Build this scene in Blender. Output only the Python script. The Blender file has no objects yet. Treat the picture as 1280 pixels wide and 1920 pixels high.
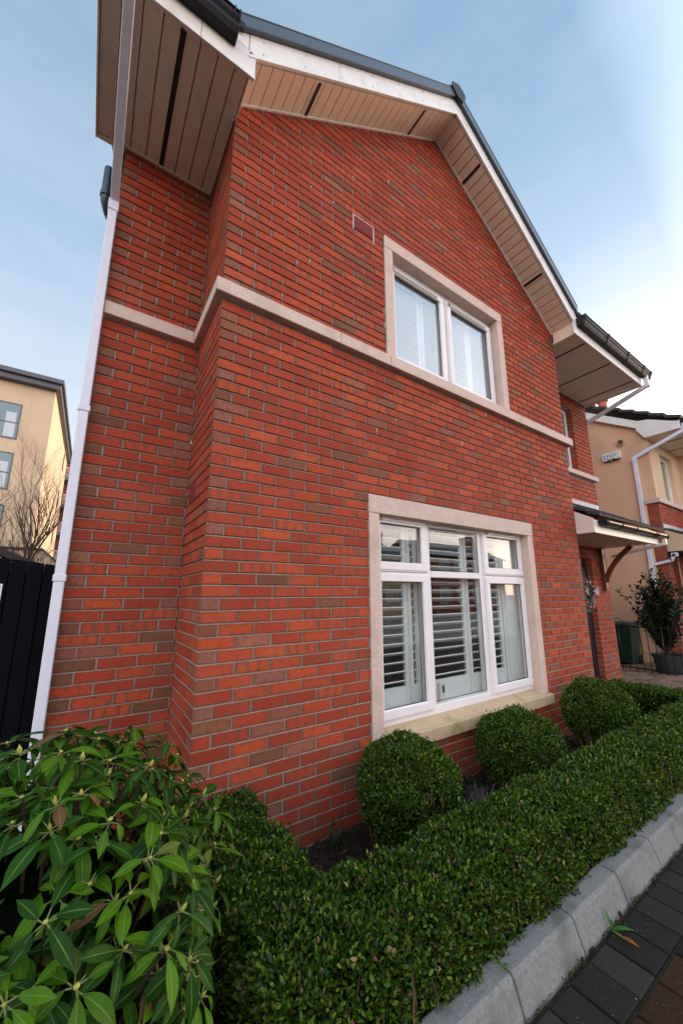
import bpy, math, random
import numpy as np
from mathutils import Vector, Matrix
random.seed(7); rng = np.random.default_rng(11)
R = math.radians
scene = bpy.context.scene
col = scene.collection

# ------------------------------------------------------------------ camera
cam_d = bpy.data.cameras.new("camera"); cam = bpy.data.objects.new("camera", cam_d); col.objects.link(cam)
cam.location = (-0.5447, -2.3244, 1.5047)
cam.rotation_euler = (1.7671, 0.0056, -0.6026)
cam_d.sensor_fit = 'VERTICAL'; cam_d.sensor_height = 36.0; cam_d.sensor_width = 24.0
cam_d.lens = 699.3 / 1920 * 36.0
cam_d.shift_x = -15.8 / 1920; cam_d.shift_y = 17.3 / 1920
cam_d.clip_start = 0.02; cam_d.clip_end = 2000
scene.camera = cam

# ------------------------------------------------------------------ light
SUN_EL, SUN_AZ = R(9), R(84)          # azimuth from +Y towards +X
sun_d = bpy.data.lights.new("sun", 'SUN'); sun_d.energy = 0.8; sun_d.angle = R(10); sun_d.color = (1.0, 0.86, 0.72)
sun = bpy.data.objects.new("sun", sun_d); col.objects.link(sun)
sd = Vector((math.sin(SUN_AZ) * math.cos(SUN_EL), math.cos(SUN_AZ) * math.cos(SUN_EL), math.sin(SUN_EL)))
sun.rotation_euler = sd.to_track_quat('Z', 'Y').to_euler()
world = bpy.data.worlds.new("World"); scene.world = world; world.use_nodes = True
wn = world.node_tree; wn.nodes.clear()
def wN(t, **k):
    n = wn.nodes.new(t)
    for a, b in k.items(): setattr(n, a, b)
    return n
sky = wN('ShaderNodeTexSky', sky_type='NISHITA', sun_disc=False)
sky.sun_elevation = SUN_EL; sky.sun_rotation = SUN_AZ
sky.air_density = 1.0; sky.dust_density = 2.0; sky.ozone_density = 1.5
tc = wN('ShaderNodeTexCoord'); mp = wN('ShaderNodeMapping'); mp.inputs['Scale'].default_value = (1.2, 1.2, 4.5)
mp.inputs['Rotation'].default_value = (0.3, 0.25, 0.4)
nz = wN('ShaderNodeTexNoise'); nz.inputs['Scale'].default_value = 1.7; nz.inputs['Detail'].default_value = 7; nz.inputs['Roughness'].default_value = 0.55
cr = wN('ShaderNodeValToRGB'); cr.color_ramp.elements[0].position = 0.46; cr.color_ramp.elements[1].position = 0.80
cr.color_ramp.elements[1].color = (0.17, 0.17, 0.17, 1)
mx = wN('ShaderNodeMixRGB'); mx.inputs['Color2'].default_value = (2.6, 2.2, 2.1, 1)
bgn = wN('ShaderNodeBackground'); bgn.inputs['Strength'].default_value = 0.15
wo = wN('ShaderNodeOutputWorld')
L = wn.links.new
L(tc.outputs['Generated'], mp.inputs['Vector']); L(mp.outputs['Vector'], nz.inputs['Vector']); L(nz.outputs['Fac'], cr.inputs['Fac'])
sx_ = wN('ShaderNodeSeparateXYZ'); L(tc.outputs['Generated'], sx_.inputs[0])
gr = wN('ShaderNodeValToRGB'); e = gr.color_ramp.elements
e[0].position = 0.0; e[0].color = (0.88, 0.85, 0.83, 1); e[1].position = 0.85; e[1].color = (0.25, 0.43, 0.60, 1)
q = e.new(0.25); q.color = (0.80, 0.83, 0.88, 1); q = e.new(0.48); q.color = (0.60, 0.71, 0.83, 1); q = e.new(0.64); q.color = (0.42, 0.58, 0.755, 1)
L(sx_.outputs['Z'], gr.inputs['Fac'])
gs = wN('ShaderNodeMixRGB', blend_type='MULTIPLY'); gs.inputs['Fac'].default_value = 1.0; gs.inputs['Color2'].default_value = (1.95, 1.92, 1.92, 1); L(gr.outputs['Color'], gs.inputs['Color1'])
hm = wN('ShaderNodeMixRGB'); hm.inputs['Fac'].default_value = 0.80; L(sky.outputs['Color'], hm.inputs['Color1']); L(gs.outputs['Color'], hm.inputs['Color2'])
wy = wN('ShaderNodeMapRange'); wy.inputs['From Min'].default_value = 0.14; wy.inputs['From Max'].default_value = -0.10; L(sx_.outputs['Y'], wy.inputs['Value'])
wt = wN('ShaderNodeMixRGB', blend_type='MULTIPLY'); wt.inputs['Color2'].default_value = (2.75, 2.30, 2.12, 1); L(wy.outputs['Result'], wt.inputs['Fac']); L(hm.outputs['Color'], wt.inputs['Color1'])  # unseen front half of the sky brightened and warmed to light the walls
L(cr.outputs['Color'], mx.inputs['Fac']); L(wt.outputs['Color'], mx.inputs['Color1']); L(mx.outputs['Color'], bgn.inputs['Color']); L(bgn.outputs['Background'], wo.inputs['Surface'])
scene.view_settings.view_transform = 'Standard'; scene.view_settings.look = 'None'
scene.view_settings.gamma = 1.0; scene.view_settings.use_curve_mapping = False
scene.view_settings.exposure = 1.95
scene.render.resolution_x = 682; scene.render.resolution_y = 1024
scene.render.engine = 'CYCLES'
scene.cycles.max_bounces = 8; scene.cycles.transparent_max_bounces = 12

# ------------------------------------------------------------------ materials
def mat(name, color=(0.5, 0.5, 0.5), rough=0.6, spec=0.5, noise=0.0, nscale=20.0, bump=0.0, bscale=80.0, metal=0.0, stain=None, sscale=1.5, sthr=0.55, coord='Object'):
    m = bpy.data.materials.new(name); m.use_nodes = True
    nt = m.node_tree; b = nt.nodes['Principled BSDF']
    b.inputs['Base Color'].default_value = (*color, 1); b.inputs['Roughness'].default_value = rough
    b.inputs['Metallic'].default_value = metal; b.inputs['Specular IOR Level'].default_value = spec
    t = nt.nodes.new('ShaderNodeTexCoord'); out = None
    if noise or stain:
        n = nt.nodes.new('ShaderNodeTexNoise'); n.inputs['Scale'].default_value = nscale; n.inputs['Detail'].default_value = 6; n.inputs['Roughness'].default_value = 0.65
        nt.links.new(t.outputs[coord], n.inputs['Vector'])
        r = nt.nodes.new('ShaderNodeMapRange'); r.inputs['From Min'].default_value = 0.3; r.inputs['From Max'].default_value = 0.7
        r.inputs['To Min'].default_value = 1 - noise; r.inputs['To Max'].default_value = 1 + noise
        nt.links.new(n.outputs['Fac'], r.inputs['Value'])
        v = nt.nodes.new('ShaderNodeVectorMath'); v.operation = 'SCALE'; v.inputs[0].default_value = color
        nt.links.new(r.outputs['Result'], v.inputs['Scale']); out = v.outputs['Vector']
        if stain:
            n2 = nt.nodes.new('ShaderNodeTexNoise'); n2.inputs['Scale'].default_value = sscale; n2.inputs['Detail'].default_value = 5
            nt.links.new(t.outputs[coord], n2.inputs['Vector'])
            r2 = nt.nodes.new('ShaderNodeMapRange'); r2.inputs['From Min'].default_value = sthr; r2.inputs['From Max'].default_value = sthr + 0.15
            nt.links.new(n2.outputs['Fac'], r2.inputs['Value'])
            mm = nt.nodes.new('ShaderNodeMixRGB'); mm.inputs['Color2'].default_value = (*stain, 1)
            nt.links.new(r2.outputs['Result'], mm.inputs['Fac']); nt.links.new(out, mm.inputs['Color1']); out = mm.outputs['Color']
        nt.links.new(out, b.inputs['Base Color'])
    if bump:
        n3 = nt.nodes.new('ShaderNodeTexNoise'); n3.inputs['Scale'].default_value = bscale; n3.inputs['Detail'].default_value = 5
        nt.links.new(t.outputs[coord], n3.inputs['Vector'])
        bp = nt.nodes.new('ShaderNodeBump'); bp.inputs['Strength'].default_value = bump; bp.inputs['Distance'].default_value = 0.004
        nt.links.new(n3.outputs['Fac'], bp.inputs['Height']); nt.links.new(bp.outputs['Normal'], b.inputs['Normal'])
    return m

def attr_mat(name, attr='bcol', rough=0.6, spec=0.4, bump=0.3, bscale=120, speck=0.0, sub=0.0, noise=0.25, nscale=60, trans=None):
    m = bpy.data.materials.new(name); m.use_nodes = True
    nt = m.node_tree; b = nt.nodes['Principled BSDF']; N = nt.nodes.new; K = nt.links.new
    b.inputs['Roughness'].default_value = rough; b.inputs['Specular IOR Level'].default_value = spec
    a = N('ShaderNodeAttribute'); a.attribute_name = attr
    t = N('ShaderNodeTexCoord')
    n = N('ShaderNodeTexNoise'); n.inputs['Scale'].default_value = nscale; n.inputs['Detail'].default_value = 6; n.inputs['Roughness'].default_value = 0.7
    K(t.outputs['Object'], n.inputs['Vector'])
    r = N('ShaderNodeMapRange'); r.inputs['From Min'].default_value = 0.3; r.inputs['From Max'].default_value = 0.7
    r.inputs['To Min'].default_value = 1 - noise; r.inputs['To Max'].default_value = 1 + noise; K(n.outputs['Fac'], r.inputs['Value'])
    v = N('ShaderNodeVectorMath'); v.operation = 'SCALE'; K(a.outputs['Color'], v.inputs[0]); K(r.outputs['Result'], v.inputs['Scale'])
    out = v.outputs['Vector']
    if speck:
        n2 = N('ShaderNodeTexNoise'); n2.inputs['Scale'].default_value = 140; n2.inputs['Detail'].default_value = 1; K(t.outputs['Object'], n2.inputs['Vector'])
        r2 = N('ShaderNodeMapRange'); r2.inputs['From Min'].default_value = 0.76; r2.inputs['From Max'].default_value = 0.80; r2.inputs['To Max'].default_value = speck; K(n2.outputs['Fac'], r2.inputs['Value'])
        mm = N('ShaderNodeMixRGB'); mm.inputs['Color2'].default_value = (0.5, 0.45, 0.4, 1); K(r2.outputs['Result'], mm.inputs['Fac']); K(out, mm.inputs['Color1']); out = mm.outputs['Color']
    K(out, b.inputs['Base Color'])
    if bump:
        n3 = N('ShaderNodeTexNoise'); n3.inputs['Scale'].default_value = bscale; n3.inputs['Detail'].default_value = 4; K(t.outputs['Object'], n3.inputs['Vector'])
        bp = N('ShaderNodeBump'); bp.inputs['Strength'].default_value = bump; bp.inputs['Distance'].default_value = 0.002
        K(n3.outputs['Fac'], bp.inputs['Height']); K(bp.outputs['Normal'], b.inputs['Normal'])
    if trans:
        tr = N('ShaderNodeBsdfTranslucent'); K(out, tr.inputs['Color']); ms = N('ShaderNodeMixShader'); ms.inputs['Fac'].default_value = trans
        K(b.outputs['BSDF'], ms.inputs[1]); K(tr.outputs['BSDF'], ms.inputs[2]); K(ms.outputs['Shader'], nt.nodes['Material Output'].inputs['Surface'])
    return m

def brick_mat():
    m = bpy.data.materials.new("facing_brick"); m.use_nodes = True
    nt = m.node_tree; b = nt.nodes['Principled BSDF']; N = nt.nodes.new; K = nt.links.new
    b.inputs['Roughness'].default_value = 0.75; b.inputs['Specular IOR Level'].default_value = 0.14
    a = N('ShaderNodeAttribute'); a.attribute_name = 'bcol'
    p = N('ShaderNodeAttribute'); p.attribute_name = 'bpar'
    sp = N('ShaderNodeSeparateColor'); K(p.outputs['Color'], sp.inputs['Color'])
    t = N('ShaderNodeTexCoord')
    # wobble
    n0 = N('ShaderNodeTexNoise'); n0.inputs['Scale'].default_value = 28; n0.inputs['Detail'].default_value = 3; K(t.outputs['Object'], n0.inputs['Vector'])
    def M(op, a_, b_=None, c_=None):
        q = N('ShaderNodeMath'); q.operation = op
        for i, x in enumerate((a_, b_, c_)):
            if x is None: continue
            if isinstance(x, (int, float)): q.inputs[i].default_value = x
            else: K(x, q.inputs[i])
        return q.outputs[0]
    u = M('ADD', sp.outputs['Green'], M('MULTIPLY', M('SUBTRACT', n0.outputs['Fac'], 0.5), 0.16))
    # kiss mark bands across the brick (brown strips) at 1/6, 1/2, 5/6
    s = M('COSINE', M('MULTIPLY', u, 6.2832 * 3))
    band = M('MULTIPLY', M('SMOOTHSTEP', 0.15, 0.75, M('MULTIPLY', s, 1.0)) if False else M('MAXIMUM', M('MINIMUM', M('MULTIPLY', M('SUBTRACT', M('MULTIPLY', s, 1.0), 0.1), 2.2), 1.0), 0.0), sp.outputs['Red'])
    # brown halo at the brick edges
    eu = M('ABSOLUTE', M('SUBTRACT', u, 0.5)); ev = M('ABSOLUTE', M('SUBTRACT', sp.outputs['Blue'], 0.5))
    e1 = M('MAXIMUM', M('MULTIPLY', M('SUBTRACT', eu, 0.40), 9.0), M('MULTIPLY', M('SUBTRACT', ev, 0.30), 3.4))
    e = M('MULTIPLY', M('MAXIMUM', M('MINIMUM', M('ADD', e1, M('MULTIPLY', M('SUBTRACT', n0.outputs['Fac'], 0.42), 2.2)), 1.0), 0.0), 0.55)
    f = M('MINIMUM', M('ADD', M('ADD', band, e), M('MULTIPLY', M('MAXIMUM', M('SUBTRACT', n0.outputs['Fac'], 0.50), 0.0), 2.2)), 0.85)
    mx1 = N('ShaderNodeMixRGB'); mx1.inputs['Color2'].default_value = (0.185, 0.068, 0.034, 1); K(f, mx1.inputs['Fac']); K(a.outputs['Color'], mx1.inputs['Color1'])
    n = N('ShaderNodeTexNoise'); n.inputs['Scale'].default_value = 90; n.inputs['Detail'].default_value = 8; n.inputs['Roughness'].default_value = 0.75; K(t.outputs['Object'], n.inputs['Vector'])
    r = N('ShaderNodeMapRange'); r.inputs['From Min'].default_value = 0.3; r.inputs['From Max'].default_value = 0.7; r.inputs['To Min'].default_value = 0.66; r.inputs['To Max'].default_value = 1.30; K(n.outputs['Fac'], r.inputs['Value'])
    v = N('ShaderNodeVectorMath'); v.operation = 'SCALE'; K(mx1.outputs['Color'], v.inputs[0]); K(r.outputs['Result'], v.inputs['Scale'])
    # dark pits and pale specks
    n2 = N('ShaderNodeTexNoise'); n2.inputs['Scale'].default_value = 170; n2.inputs['Detail'].default_value = 1; K(t.outputs['Object'], n2.inputs['Vector'])
    r2 = N('ShaderNodeMapRange'); r2.inputs['From Min'].default_value = 0.765; r2.inputs['From Max'].default_value = 0.79; r2.inputs['To Max'].default_value = 0.75; K(n2.outputs['Fac'], r2.inputs['Value'])
    m3 = N('ShaderNodeMixRGB'); m3.inputs['Color2'].default_value = (0.5, 0.36, 0.28, 1); K(r2.outputs['Result'], m3.inputs['Fac']); K(v.outputs['Vector'], m3.inputs['Color1'])
    r4 = N('ShaderNodeMapRange'); r4.inputs['From Min'].default_value = 0.27; r4.inputs['From Max'].default_value = 0.23; r4.inputs['To Max'].default_value = 0.8; K(n2.outputs['Fac'], r4.inputs['Value'])
    m4 = N('ShaderNodeMixRGB'); m4.inputs['Color2'].default_value = (0.05, 0.02, 0.015, 1); K(r4.outputs['Result'], m4.inputs['Fac']); K(m3.outputs['Color'], m4.inputs['Color1'])
    # lime bloom in soft patches
    n5 = N('ShaderNodeTexNoise'); n5.inputs['Scale'].default_value = 2.3; n5.inputs['Detail'].default_value = 7; n5.inputs['Roughness'].default_value = 0.7; K(t.outputs['Object'], n5.inputs['Vector'])
    r5 = N('ShaderNodeMapRange'); r5.inputs['From Min'].default_value = 0.52; r5.inputs['From Max'].default_value = 0.78; r5.inputs['To Max'].default_value = 0.16; K(n5.outputs['Fac'], r5.inputs['Value'])
    m5 = N('ShaderNodeMixRGB'); m5.inputs['Color2'].default_value = (0.42, 0.24, 0.18, 1); K(r5.outputs['Result'], m5.inputs['Fac']); K(m4.outputs['Color'], m5.inputs['Color1'])
    K(m5.outputs['Color'], b.inputs['Base Color'])
    bp = N('ShaderNodeBump'); bp.inputs['Strength'].default_value = 0.55; bp.inputs['Distance'].default_value = 0.0022; K(n.outputs['Fac'], bp.inputs['Height']); K(bp.outputs['Normal'], b.inputs['Normal'])
    return m

def pane_mat(name, refl_tint=(1, 1, 1), base=0.12):
    m = bpy.data.materials.new(name); m.use_nodes = True
    nt = m.node_tree; nt.nodes.clear(); N = nt.nodes.new; K = nt.links.new
    g = N('ShaderNodeBsdfGlossy'); g.inputs['Roughness'].default_value = 0.0; g.inputs['Color'].default_value = (*refl_tint, 1)
    t = N('ShaderNodeBsdfTransparent'); t.inputs['Color'].default_value = (0.95, 0.97, 0.97, 1)
    f = N('ShaderNodeLayerWeight'); f.inputs['Blend'].default_value = 0.5
    p5 = N('ShaderNodeMath'); p5.operation = 'POWER'; p5.inputs[1].default_value = 4.0; K(f.outputs['Facing'], p5.inputs[0])
    a = N('ShaderNodeMath'); a.operation = 'MULTIPLY_ADD'; a.inputs[1].default_value = 1 - base; a.inputs[2].default_value = base
    K(p5.outputs[0], a.inputs[0]); ms = N('ShaderNodeMixShader'); K(a.outputs[0], ms.inputs['Fac']); K(t.outputs[0], ms.inputs[1]); K(g.outputs[0], ms.inputs[2])
    tc_ = N('ShaderNodeTexCoord'); nn = N('ShaderNodeTexNoise'); nn.inputs['Scale'].default_value = 1.6; K(tc_.outputs['Object'], nn.inputs['Vector'])
    bp = N('ShaderNodeBump'); bp.inputs['Strength'].default_value = 0.06; bp.inputs['Distance'].default_value = 0.02; K(nn.outputs['Fac'], bp.inputs['Height']); K(bp.outputs['Normal'], g.inputs['Normal'])
    o = N('ShaderNodeOutputMaterial'); K(ms.outputs[0], o.inputs['Surface'])
    return m

M_BRICK = brick_mat()
M_MORTAR = mat("mortar", (0.32, 0.27, 0.225), 0.95, 0.1, noise=0.22, nscale=45, bump=0.6, bscale=220)
M_MORTAR_LIGHT = M_MORTAR
M_STONE = mat("reconstituted_granite", (0.64, 0.485, 0.405), 0.85, 0.2, noise=0.30, nscale=130, bump=0.5, bscale=300, stain=(0.56, 0.42, 0.345), sscale=4.5, sthr=0.52)
M_SILL = mat("weathered_sill_stone", (0.53, 0.385, 0.235), 0.85, 0.2, noise=0.26, nscale=130, bump=0.5, bscale=260, stain=(0.33, 0.265, 0.11), sscale=4.0, sthr=0.56)
M_UPVC = mat("white_upvc", (0.84, 0.79, 0.79), 0.32, 0.5, noise=0.05, nscale=3)
M_FASCIA = mat("fascia_upvc", (0.80, 0.76, 0.71), 0.38, 0.45, noise=0.06, nscale=5, stain=(0.62, 0.57, 0.48), sscale=7, sthr=0.6)
M_SOFFIT = mat("soffit_board", (0.82, 0.67, 0.50), 0.5, 0.4, noise=0.07, nscale=6)
M_GROOVE = mat("soffit_groove", (0.20, 0.13, 0.09), 0.8)
M_BLACK = mat("black_plastic", (0.008, 0.008, 0.009), 0.45, 0.25, noise=0.2, nscale=9)
M_VENT = mat("vent_strip_black", (0.01, 0.009, 0.009), 0.7)
M_SLATE = mat("roof_tile", (0.035, 0.036, 0.042), 0.6, 0.4, noise=0.3, nscale=15, bump=0.4, bscale=60, stain=(0.05, 0.055, 0.03), sscale=5, sthr=0.6)
M_VERGE = mat("verge_trim_slate_blue", (0.030, 0.042, 0.065), 0.35, 0.5, noise=0.15, nscale=5)
M_LEAD = mat("lead_flashing", (0.36, 0.40, 0.46), 0.5, 0.5, noise=0.25, nscale=9, stain=(0.55, 0.56, 0.58), sscale=6)
M_PIPE = mat("downpipe_white", (0.74, 0.74, 0.82), 0.35, 0.45, noise=0.05, nscale=4)
M_GLASS = pane_mat("window_glass", base=0.10)
M_GLASS_UP = pane_mat("upper_window_glass", (0.95, 0.98, 1.0), base=0.16)
M_ROOM = mat("room_wall", (0.30, 0.27, 0.24), 0.9)
M_SHUT = mat("shutter_paint", (0.86, 0.86, 0.83), 0.4, 0.5)
M_TIMBER = mat("stained_timber", (0.13, 0.045, 0.018), 0.45, 0.5, noise=0.35, nscale=30)
M_DOOR = mat("black_door_paint", (0.012, 0.015, 0.02), 0.3, 0.5)
M_GATE = mat("black_gate_paint", (0.0025, 0.0035, 0.005), 0.7, 0.08, noise=0.25, nscale=6, bump=0.2, bscale=40)
M_CREAM = mat("cream_render", (0.74, 0.46, 0.29), 0.9, 0.2, noise=0.05, nscale=2.0, bump=0.4, bscale=180, stain=(0.66, 0.40, 0.25), sscale=0.9, sthr=0.5)
M_CREAM2 = mat("pale_cream_render", (0.66, 0.49, 0.32), 0.9, 0.2, noise=0.05, nscale=0.6, bump=0.3, bscale=90, stain=(0.60, 0.44, 0.29), sscale=0.35, sthr=0.5)
M_CONC = mat("kerb_concrete", (0.215, 0.212, 0.202), 0.95, 0.1, noise=0.22, nscale=70, bump=0.7, bscale=160, stain=(0.14, 0.142, 0.128), sscale=6, sthr=0.50)
M_SOIL = mat("garden_soil_mat", (0.030, 0.020, 0.014), 0.95, 0.15, noise=0.5, nscale=40, bump=1.0, bscale=60)
M_METAL = mat("black_railing_paint", (0.008, 0.008, 0.01), 0.35, 0.5)
M_ALU = mat("grey_trim", (0.10, 0.10, 0.12), 0.5, 0.5, noise=0.1, nscale=3)
M_BARK = mat("bark", (0.060, 0.040, 0.030), 0.85, 0.2, noise=0.3, nscale=30, bump=0.6, bscale=60)
M_TWIG = mat("garden_twig", (0.14, 0.085, 0.045), 0.8, 0.2, noise=0.3, nscale=60)
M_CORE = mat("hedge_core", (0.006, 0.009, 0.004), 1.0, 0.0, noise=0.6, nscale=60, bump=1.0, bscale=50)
M_BOX = attr_mat("box_leaf", rough=0.42, spec=0.28, bump=0, noise=0.15, nscale=30, trans=0.18)
M_RHODO = attr_mat("rhododendron_leaf", rough=0.5, spec=0.13, bump=0.25, bscale=90, noise=0.18, nscale=25, trans=0.22)
M_PAVE = attr_mat("paving_block", rough=0.95, spec=0.06, bump=0.9, bscale=230, speck=0.7, noise=0.35, nscale=120)
M_BALDARK = mat("terrace_red_brick", (0.27, 0.070, 0.038), 0.8, 0.2, noise=0.25, nscale=3, bump=0.2, bscale=20)
M_WHITE = mat("white_plastic", (0.78, 0.77, 0.74), 0.35)
M_BLUE = mat("blue_print", (0.03, 0.20, 0.50), 0.4)
M_INK = mat("black_print", (0.02, 0.02, 0.025), 0.5)
M_GREEN = mat("green_bin_plastic", (0.005, 0.042, 0.026), 0.4, 0.5, noise=0.15, nscale=6)
M_TERRA = mat("chimney_pot_clay", (0.55, 0.09, 0.05), 0.7, noise=0.1, nscale=6)
M_POT = mat("grey_plastic_pot", (0.022, 0.026, 0.033), 0.5, 0.5, noise=0.2, nscale=8)
M_MOSS = mat("joint_dirt", (0.028, 0.026, 0.018), 0.95, 0.1, noise=0.6, nscale=60, bump=1, bscale=90)
M_VENTRED = mat("terracotta_air_brick", (0.33, 0.060, 0.050), 0.7, noise=0.15, nscale=40)
M_DARK = mat("dark_void", (0.006, 0.006, 0.006), 0.9)
M_CARPET = mat("curtain_cloth", (0.55, 0.60, 0.62), 0.9, noise=0.1, nscale=10)

# ------------------------------------------------------------------ helpers
def tag(o, label=None, cat=None, group=None, kind=None):
    if label: o['label'] = label
    if cat: o['category'] = cat
    if group: o['group'] = group
    if kind: o['kind'] = kind
    return o
def empty(name, loc=(0, 0, 0), label=None, cat=None, group=None):
    o = bpy.data.objects.new(name, None); col.objects.link(o); o.location = loc; o.empty_display_size = 0.2
    return tag(o, label, cat, group)
class MB:
    def __init__(s): s.v = []; s.f = []; s.sm = False
    def add(s, vs, fs):
        b = len(s.v); s.v += [tuple(map(float, p)) for p in vs]; s.f += [tuple(b + i for i in f) for f in fs]
    def box(s, x0, x1, y0, y1, z0, z1):
        s.add([(x0, y0, z0), (x1, y0, z0), (x1, y1, z0), (x0, y1, z0), (x0, y0, z1), (x1, y0, z1), (x1, y1, z1), (x0, y1, z1)],
              [(0, 3, 2, 1), (4, 5, 6, 7), (0, 1, 5, 4), (1, 2, 6, 5), (2, 3, 7, 6), (3, 0, 4, 7)])
        return s
    def fbox(s, o, ax, ay, az, u, v, w):
        o, ax, ay, az = map(Vector, (o, ax, ay, az))
        P = [o + ax * a + ay * b + az * c for c in w for a, b in ((u[0], v[0]), (u[1], v[0]), (u[1], v[1]), (u[0], v[1]))]
        s.add(P, [(0, 3, 2, 1), (4, 5, 6, 7), (0, 1, 5, 4), (1, 2, 6, 5), (2, 3, 7, 6), (3, 0, 4, 7)]); return s
    def prism(s, poly, axis, a, b):
        n = len(poly)
        def P(p, t): return {'x': (t, p[0], p[1]), 'y': (p[0], t, p[1]), 'z': (p[0], p[1], t)}[axis]
        s.add([P(p, a) for p in poly] + [P(p, b) for p in poly], [tuple(range(n - 1, -1, -1)), tuple(range(n, 2 * n))] + [(i, (i + 1) % n, n + (i + 1) % n, n + i) for i in range(n)])
        return s
    def tube(s, pts, r, n=8, cap=True):
        pts = [Vector(p) for p in pts]; rs = r if isinstance(r, (list, tuple)) else [r] * len(pts)
        b = len(s.v); up = Vector((0, 0, 1)); prev = None
        for i, p in enumerate(pts):
            d = (pts[min(i + 1, len(pts) - 1)] - pts[max(i - 1, 0)]).normalized()
            if prev is None:
                a = d.cross(up if abs(d.z) < 0.9 else Vector((1, 0, 0))).normalized()
            else: a = (prev - d * prev.dot(d)).normalized()
            prev = a; c = d.cross(a)
            for k in range(n):
                t = 2 * math.pi * k / n; q = p + (a * math.cos(t) + c * math.sin(t)) * rs[i]; s.v.append(tuple(q))
        for i in range(len(pts) - 1):
            for k in range(n):
                s.f.append((b + i * n + k, b + i * n + (k + 1) % n, b + (i + 1) * n + (k + 1) % n, b + (i + 1) * n + k))
        if cap: s.f.append(tuple(b + k for k in range(n - 1, -1, -1))); s.f.append(tuple(b + (len(pts) - 1) * n + k for k in range(n)))
        return s
    def sq(s, pts, w, d):   # square section pipe along a path in the YZ/XZ plane
        pts = [Vector(p) for p in pts]
        for a, b in zip(pts[:-1], pts[1:]):
            ax = (b - a); l = ax.length; ax.normalize()
            sx = Vector((1, 0, 0)); sy = ax.cross(sx).normalized()
            s.fbox(a, ax, sx, sy, (-0.012, l + 0.012), (-w / 2, w / 2), (-d / 2, d / 2))
        return s
    def lathe(s, prof, c, n=24):
        b = len(s.v)
        for r, z in prof:
            for k in range(n):
                t = 2 * math.pi * k / n; s.v.append((c[0] + r * math.cos(t), c[1] + r * math.sin(t), c[2] + z))
        for i in range(len(prof) - 1):
            for k in range(n): s.f.append((b + i * n + k, b + i * n + (k + 1) % n, b + (i + 1) * n + (k + 1) % n, b + (i + 1) * n + k))
        return s
    def split(s, name, m, parent=None, **k):
        par = list(range(len(s.v)))
        def fd(a):
            while par[a] != a: par[a] = par[par[a]]; a = par[a]
            return a
        for f in s.f:
            for q in f[1:]: par[fd(q)] = fd(f[0])
        gr = {}
        for f in s.f: gr.setdefault(fd(f[0]), []).append(f)
        out = []
        for fs in gr.values():
            ids = sorted({i for f in fs for i in f}); mp_ = {i: j for j, i in enumerate(ids)}
            c = MB(); c.v = [s.v[i] for i in ids]; c.f = [tuple(mp_[i] for i in f) for f in fs]; out.append(c.build(name, m, parent, **k))
        return out
    def build(s, name, m, parent=None, bevel=0.0, smooth=False, seg=1, origin=None):
        me = bpy.data.meshes.new(name)
        me.from_pydata(s.v, [], s.f); me.validate(); me.update()
        if smooth:
            me.polygons.foreach_set('use_smooth', [True] * len(me.polygons))
        o = bpy.data.objects.new(name, me); col.objects.link(o)
        if parent:
            o.parent = parent
            pl = parent.matrix_world.translation if False else world_loc(parent)
            o.location = -pl
        elif origin is not None:
            me.transform(Matrix.Translation(-Vector(origin))); o.location = origin
        me.materials.append(m)
        if bevel:
            md = o.modifiers.new('bevel', 'BEVEL'); md.width = bevel; md.segments = seg; md.limit_method = 'ANGLE'; md.angle_limit = R(40)
        return o
def world_loc(o):
    v = Vector((0, 0, 0))
    while o: v += Vector(o.location); o = o.parent
    return v
def lerp(a, b, t): return a + (b - a) * t

# ------------------------------------------------------------------ brickwork
RED = [(0.50, 0.074, 0.028), (0.46, 0.062, 0.025), (0.55, 0.092, 0.032), (0.42, 0.058, 0.025), (0.49, 0.080, 0.032), (0.40, 0.060, 0.026)]
BRN = [(0.25, 0.095, 0.046), (0.29, 0.112, 0.054), (0.22, 0.086, 0.044)]
PNK = [(0.36, 0.125, 0.072), (0.32, 0.105, 0.062), (0.30, 0.115, 0.075)]
def clip_poly(poly, a, b, c):      # keep a*u + b*z <= c
    out = []
    for i in range(len(poly)):
        p, q = poly[i], poly[(i + 1) % len(poly)]
        dp, dq = a * p[0] + b * p[1] - c, a * q[0] + b * q[1] - c
        if dp <= 0: out.append(p)
        if dp * dq < 0:
            t = dp / (dp - dq); out.append((lerp(p[0], q[0], t), lerp(p[1], q[1], t)))
    return out
def area(poly): return abs(sum(p[0] * q[1] - q[0] * p[1] for p, q in zip(poly, poly[1:] + poly[:1]))) / 2
def cut(rect, holes):
    rs = [rect]
    for h in holes:
        nr = []
        for (a, b, c, d) in rs:
            if b <= h[0] or a >= h[1] or d <= h[2] or c >= h[3]: nr.append((a, b, c, d)); continue
            if a < h[0]: nr.append((a, h[0], c, d))
            if b > h[1]: nr.append((h[1], b, c, d))
            m0, m1 = max(a, h[0]), min(b, h[1])
            if c < h[2]: nr.append((m0, m1, c, h[2]))
            if d > h[3]: nr.append((m0, m1, h[3], d))
        rs = nr
    return rs
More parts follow.
